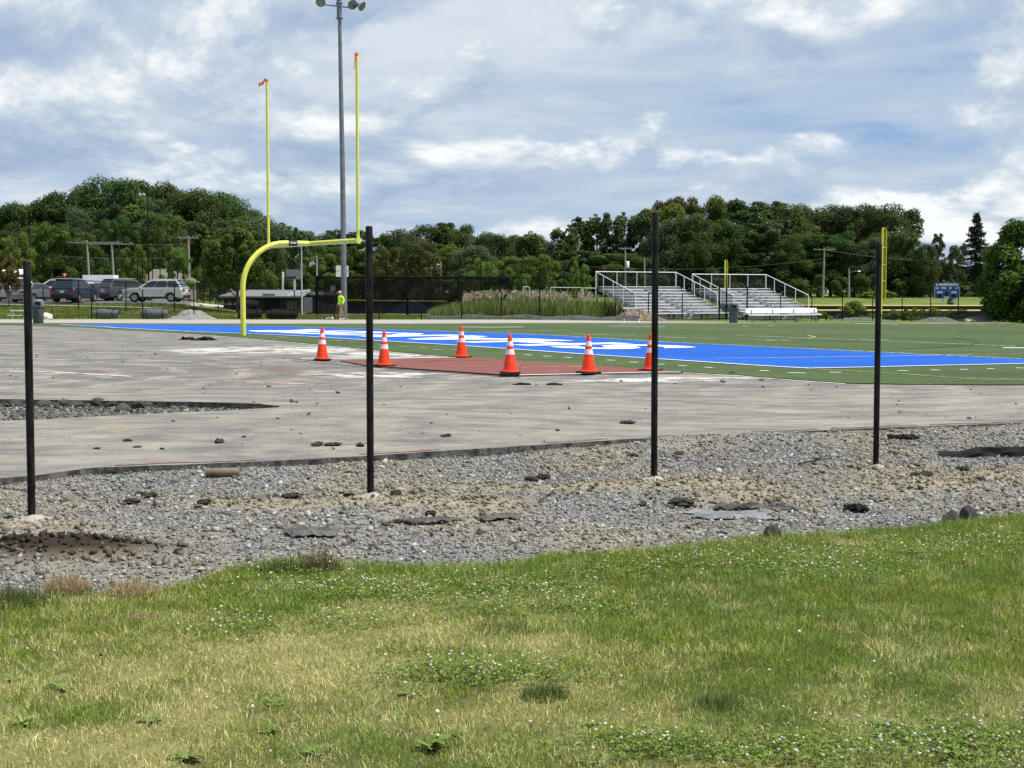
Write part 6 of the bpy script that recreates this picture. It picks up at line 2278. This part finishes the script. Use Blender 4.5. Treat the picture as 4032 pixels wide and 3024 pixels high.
SKY = [(-200, 800), (0, 800), (60, 795), (150, 788), (230, 765), (290, 725), (350, 705), (440, 694), (540, 686), (600, 702), (680, 730), (740, 745), (800, 740), (830, 728), (880, 748), (950, 788), (1010, 803), (1045, 850), (1080, 872), (1150, 905), (1180, 890), (1250, 908), (1330, 898), (1450, 903),
       (1500, 930), (1560, 910), (1640, 892), (1690, 872), (1740, 868), (1820, 882), (1850, 905), (1900, 898), (1960, 928), (2000, 908), (2060, 915), (2130, 918), (2200, 932), (2240, 885), (2300, 862), (2380, 848), (2450, 852), (2510, 850), (2560, 825), (2620, 785), (2690, 758), (2780, 768),
       (2850, 778), (2950, 773), (3000, 773), (3060, 790), (3120, 802), (3200, 806), (3300, 802), (3420, 802), (3500, 803), (3560, 842), (3600, 920)]
sx_, sy_ = zip(*SKY)
rt = random.Random(5)
G1, G2, G3 = 'trees on the wooded rise behind the car park', 'trees behind the batting cage', 'trees of the wood behind the bleachers'
# crests that make the skyline
px = -160
while px < 3600:
    ty = float(np.interp(px, sx_, sy_)) + rt.uniform(-8, 6)
    if px < 1080:
        tree('broad', px, ty - 6, rt.uniform(214, 232), 'tall dark broadleaf tree forming the crest of the rise', G1, wpx=rt.uniform(320, 430))
        px += rt.uniform(72, 95)
    elif px < 2220:
        tree(rt.choice(['broad', 'broad', 'tall', 'spiky']), px, ty - 4, rt.uniform(235, 262), 'dark broadleaf tree forming the low skyline behind the cage', G2, wpx=rt.uniform(220, 310))
        px += rt.uniform(60, 82)
    elif px < 2560:
        tree('spiky', px, ty - 6, rt.uniform(242, 252), 'pointed-topped tree at the end of the wood', G3, wpx=rt.uniform(170, 230))
        px += rt.uniform(50, 66)
    else:
        tree(rt.choice(['broad', 'broad', 'airy', 'tall']), px, ty - 6, rt.uniform(246, 262), 'tall dark broadleaf tree forming the skyline of the wood', G3, wpx=rt.uniform(300, 400))
        px += rt.uniform(70, 92)
# second rank, lower and nearer
px = -140
while px < 3640:
    sk = float(np.interp(px, sx_, sy_))
    if px < 1080:
        tree(rt.choice(['broad', 'airy', 'tall']), px, sk + rt.uniform(70, 150), rt.uniform(192, 206), 'mid-height broadleaf tree on the face of the rise', G1, wpx=rt.uniform(230, 320))
        px += rt.uniform(90, 120)
    elif px < 2220:
        tree(rt.choice(['broad', 'tall', 'airy']), px, sk + rt.uniform(40, 90), rt.uniform(212, 228), 'mid-height dark tree filling the belt behind the cage', G2, wpx=rt.uniform(200, 270))
        px += rt.uniform(76, 100)
    else:
        tree(rt.choice(['broad', 'tall', 'broad']), px, sk + rt.uniform(60, 150), rt.uniform(236, 243), 'mid-height dark tree on the edge of the wood', G3, wpx=rt.uniform(230, 310))
        px += rt.uniform(84, 110)
# understorey
px = -120
while px < 3650:
    if px < 1080:
        tree('bush', px, rt.uniform(1040, 1085), rt.uniform(172, 186), 'leafy thicket bush at the foot of the rise', 'thicket behind the car park', wpx=rt.uniform(110, 170), name='bush', cat='bush')
    elif px < 2240:
        tree('bush', px, rt.uniform(1050, 1100), rt.uniform(196, 208), 'leafy thicket bush below the belt of trees', 'thicket behind the cage', var=1, wpx=rt.uniform(110, 160), name='bush', cat='bush')
    else:
        tree('bush', px, rt.uniform(1070, 1120), rt.uniform(231, 236), 'leafy thicket bush at the edge of the wood', 'thicket along the wood', var=1, wpx=rt.uniform(100, 160), name='bush', cat='bush')
    px += rt.uniform(68, 92)
# trees one can tell apart
tree('park', 935, 868, 112.5, 'broad spreading tree with drooping leaf sprays behind the goal post', None, 0, 345)
tree('airy', 60, 905, 164, 'yellow-green tree behind the small reddish tree', None, 0, 170)
tree('airy', 205, 868, 172, 'feathery green tree behind the yield sign', None, 2, 230)
tree('airy', 340, 900, 176, 'loose green tree behind the leaning utility pole', None, 1, 190)
tree('airy', 470, 832, 182, 'round sage green tree to one side of the black floodlight pole', None, 1, 220)
tree('airy', 640, 815, 184, 'round sage green tree behind the black floodlight pole', None, 1, 260)
tree('airy', 520, 955, 160, 'bright yellow-green tree beside the black floodlight pole', None, 0, 150)
tree('airy', 700, 970, 158, 'bright yellow-green tree by the short-armed utility pole', None, 2, 160)
tree('airy', 850, 960, 165, 'dull green tree between utility pole and spreading tree', None, 1, 150)
tree('spiky', 1180, 898, 205, 'small-crowned tree peeking over the crossbar', None, 1, 120)
tree('airy', 1300, 1080, 150, 'pale green rounded bush by the short flagpole', None, 2, 130, 'bush', 'bush')
tree('airy', 1640, 935, 178, 'olive brown tree with layered branches behind the nets', None, 3, 250)
tree('airy', 1530, 960, 182, 'smaller olive brown tree behind the nets', None, 3, 170)
tree('airy', 1900, 1008, 158, 'bright green fan-shaped young tree above the cage beam', None, 0, 150)
tree('spiky', 2135, 1032, 158, 'slim bright green young tree behind the reeds', None, 0, 90)
tree('airy', 2285, 1018, 162, 'rounded bright green young tree beside the bleacher', None, 0, 110)
tree('bush', 2050, 1085, 156, 'small brownish bush behind the reeds', None, 2, 70, 'bush', 'bush')
tree('tall', 3590, 905, 236, 'wispy tree leaning out at the end of the wood', None, 0, 120)
tree('broad', 3640, 950, 232, 'compact dark tree left of the scoreboard', None, 0, 130) if False else tree('broad', 3640, 950, 232, 'compact dark tree beside the scoreboard', None, 0, 130)
tree('tall', 3690, 905, 250, 'slender dark tree standing up behind the scoreboard', None, 1, 90)
tree('airy', 3765, 952, 240, 'sage green tree directly behind the scoreboard', None, 1, 130)
tree('broad', 3895, 960, 246, 'dark tree between spruce and ivy tree', None, 2, 150)
tree('bush', 3460, 1140, 228, 'low yellow-green bush beside the tall foul pole', None, 0, 190, 'bush', 'bush')
tree('bush', 3742, 1180, 194, 'dark round bush under the scoreboard', None, 1, 45, 'bush', 'bush')
tree('bush', 3355, 1180, 114, 'round yellow-green shrub behind the bare posts', None, 0, 165, 'shrub', 'shrub')
tree('bush', 3140, 1100, 229, 'large rounded bush behind the far fence', None, 1, 150, 'bush', 'bush')
for k_, (px, ty, Y, kd, wd) in enumerate([(3575, 1010, 244, 'broad', 170), (3660, 1035, 252, 'broad', 170), (3745, 1030, 256, 'airy', 170), (3810, 1045, 258, 'broad', 180), (3880, 1030, 258, 'tall', 150)]):
    tree(kd, px, ty, Y, 'dark filler tree low behind the scoreboard and spruce', 'low trees behind the scoreboard', wpx=wd)
for px, ty in [(3560, 1110), (3625, 1120), (3690, 1115), (3790, 1120), (3860, 1112), (3920, 1105)]:
    tree('bush', px, ty, 238, 'leafy bush at the back of the outfield', 'bushes behind the scoreboard', var=1, wpx=120, name='bush', cat='bush')
# the tree on the bank with reddish leaves
e = tree('park', 36, 996, 112.5, 'small tree with reddish-brown leaves on the grass bank', None, 1, 110)
# spruce
r = np.random.default_rng(4)
H = 13.5
P_, D_ = [], []
mt = MB().tube([(0, 0, -.4), (0, 0, H * .6), (0, 0, H)], [.22, .12, .02], 8)
for k in range(210):
    u = r.random() ** .8
    z = 1.5 + (H - 1.6) * u
    L_ = (3.9 * (1 - u) ** .85 + .25) * r.uniform(.7, 1.1)
    a = r.uniform(0, 6.28)
    d = np.array([math.cos(a), math.sin(a), 0])
    mt.tube([(0, 0, z), tuple(d * L_ * .6 + np.array([0, 0, z - .12 * L_])), tuple(d * L_ + np.array([0, 0, z - .05 * L_]))], [.03, .02, .008], 4)
    n_ = int(75 * (L_ / 3 + .2))
    t_ = r.random(n_) ** .8
    for tt in t_:
        P_.append(d * L_ * tt + np.array([0, 0, z - .15 * L_ * math.sin(tt * 2.2)]) + r.normal(0, .10, 3) + np.array([-d[1], d[0], 0]) * r.normal(0, .28) * (1.15 - tt))
P_ = np.array(P_)
n_ = len(P_)
a_ = r.normal(0, 1, (n_, 3)) + np.array([0, 0, -.5])
a_ /= np.linalg.norm(a_, axis=1)[:, None]
b_ = np.cross(a_, r.normal(0, 1, (n_, 3)))
b_ /= np.linalg.norm(b_, axis=1)[:, None]
V = np.stack([P_ - a_ * .16, P_ - b_ * .07, P_ + a_ * .18, P_ + b_ * .07], 1).reshape(-1, 3)
cc = np.repeat(np.array([.030, .045, .026]) * r.uniform(.6, 1.4, n_)[:, None], 4, 0)
g_ = gp(3840, 248)
e = empty('spruce_tree', g_, 0, 'tall dark spruce with open tiers beyond the scoreboard', 'tree')
np_mesh('crown', V, np.arange(n_ * 4).reshape(n_, 4), M_LEAF, cc, parent=e)
mt.build('trunk', M_BARK, e)
s_ = (PY(3840, 838, 248).z - g_.z) / H
e.scale = (s_, s_, s_)
# the ivy-clad tree by the fence
r_ = random.Random(8)
lob = []
for k in range(90):
    a, u = r_.uniform(0, 6.28), r_.random()
    rm = 3.3 * math.sqrt(max(.05, 1 - ((u - .38) / .66) ** 2))
    q = rm * (r_.random() ** .35)
    lob.append((q * math.cos(a), q * math.sin(a), .3 + 6.6 * u, r_.uniform(.55, 1.15)))
V, Fc, C_ = crown_np(lob, 42000, .17, (.064, .108, .020), 88, .45)
g_ = gp(4066, 113)
e = empty('ivy_tree', g_, 0, 'dense leafy tree clad to the ground beside the outfield fence', 'tree')
np_mesh('crown', V, Fc, M_LEAF, C_, parent=e)
MB().tube([(0, 0, -.3), (.1, 0, 3), (0, .1, 6)], [.25, .18, .05], 8).build('trunk', M_BARK, e)
s_ = (PY(4000, 872, 113).z - g_.z) / 7.3
e.scale = (s_ * .98, s_ * 1.0, s_)
# vines and low plants behind the posts
for k, (px, Y, w_, h_) in enumerate([(3570, 114, 1.1, .9), (3620, 114.5, 1.2, .8), (3525, 114, .8, .6), (3710, 115, 1., .9), (3780, 114.5, 1.1, .8), (3250, 113, .9, .6), (3460, 114, .7, .5)]):
    q = gp(px, Y)
    lob = [(random.uniform(-1, 1) * w_, random.uniform(-.4, .4), random.uniform(.1, h_), random.uniform(.18, .34)) for _ in range(16)]
    V, Fc, C_ = crown_np(lob, 700, .085, (.10, .13, .022), 300 + k, .5)
    o = np_mesh('vine', V, Fc, M_LEAF, C_)
    o.location = q
    tag(o, 'yellow-green vine sprawling under the outfield fence', 'vine', 'vines under the outfield fence')

# reeds with feathery plumes
N = 13000
px = rng.uniform(1690, 2440, N)
f_ = rng.random(N)
Yr = 98.2 + 8 * f_ + .0009 * (px - 1690) + np.where(px > 2310, (px - 2310) * .06 + 4, 0)
x = (px - CX) / F * Yr
prof = np.interp(px, [1690, 1720, 1800, 1870, 1950, 2100, 2440], [.55, .85, 1.05, 1.28, 1.38, 1.36, 1.32])
z = zg(x, Yr)
h = prof * rng.uniform(.42, 1.12, N)
gcol = np.array([.135, .185, .05]) * rng.uniform(.45, 1.5, N)[:, None]
gcol[:, 0] *= rng.uniform(.8, 1.3, N)
dead = rng.random(N) < .10
gcol[dead] = np.array([.24, .20, .12]) * rng.uniform(.7, 1.2, dead.sum())[:, None]
reed = blades(x, Yr, z, h, rng.uniform(.022, .055, N), gcol, 51, .36, name='reeds')
tag(reed, 'tall green reeds with pinkish plumes beside the bleacher', 'reeds', kind='stuff')
k = (px > 1820) & (px < 2345) & (rng.random(N) < .03)
pxk, Yk, xk = px[k], Yr[k], x[k]
zk = z[k] + prof[k] * rng.uniform(.85, 1.18, k.sum()) + np.where(rng.random(k.sum()) < .10, .3, 0)
n_ = len(xk)
V, C_ = [], []
M_ = 14
for j in range(M_):
    t_ = j / M_
    c = np.stack([xk + .10 * t_ + rng.normal(0, .022 + .03 * math.sin(t_ * 3.1), n_), Yk + rng.normal(0, .04, n_), zk + .34 * t_], -1)
    a = rng.normal(0, 1, (n_, 3)) * .035 + np.array([.01, 0, .035])
    b = rng.normal(0, 1, (n_, 3)) * .022
    V.append(np.stack([c - a, c - b, c + a, c + b], 1))
    C_.append(np.repeat((np.array([.40, .32, .24]) * rng.uniform(.65, 1.25, n_)[:, None])[:, None, :], 4, 1))
V = np.concatenate(V).reshape(-1, 3)
tag(np_mesh('reed_plumes', V, np.arange(len(V)).reshape(-1, 4), M_LEAF, np.concatenate(C_).reshape(-1, 3)), 'pinkish feathery plumes above the green reeds', 'reeds', kind='stuff')
# rough grass on the bank and along the fence lines
N = 60000
Yb = rng.uniform(95, 117, N)
x = rng.uniform(-.40, .02, N) * Yb
k = rng.random(N) < .9
x, Yb = x[k], Yb[k]
L_ = vnoise(x, Yb, .25, 90)
gc = (np.array([.085, .125, .022]) * (1 - L_[:, None]) + np.array([.16, .165, .05]) * L_[:, None]) * rng.uniform(.6, 1.35, len(x))[:, None]
tag(blades(x, Yb, zg(x, Yb) - .03, rng.uniform(.08, .24, len(x)), rng.uniform(.02, .05, len(x)), gc, 61, .5, name='bank_grass'), 'rough grass growing on the bank beyond the track', 'grass', kind='stuff')
# unused tree patterns are not part of the place
for lst in PROT.values():
    for o_, used in lst:
        if not used:
            for c_ in list(o_.children):
                bpy.data.objects.remove(c_)
            bpy.data.objects.remove(o_)
for o_ in bpy.data.objects:
    for k_ in ('H', 'W'):
        if k_ in o_.keys():
            del o_[k_]
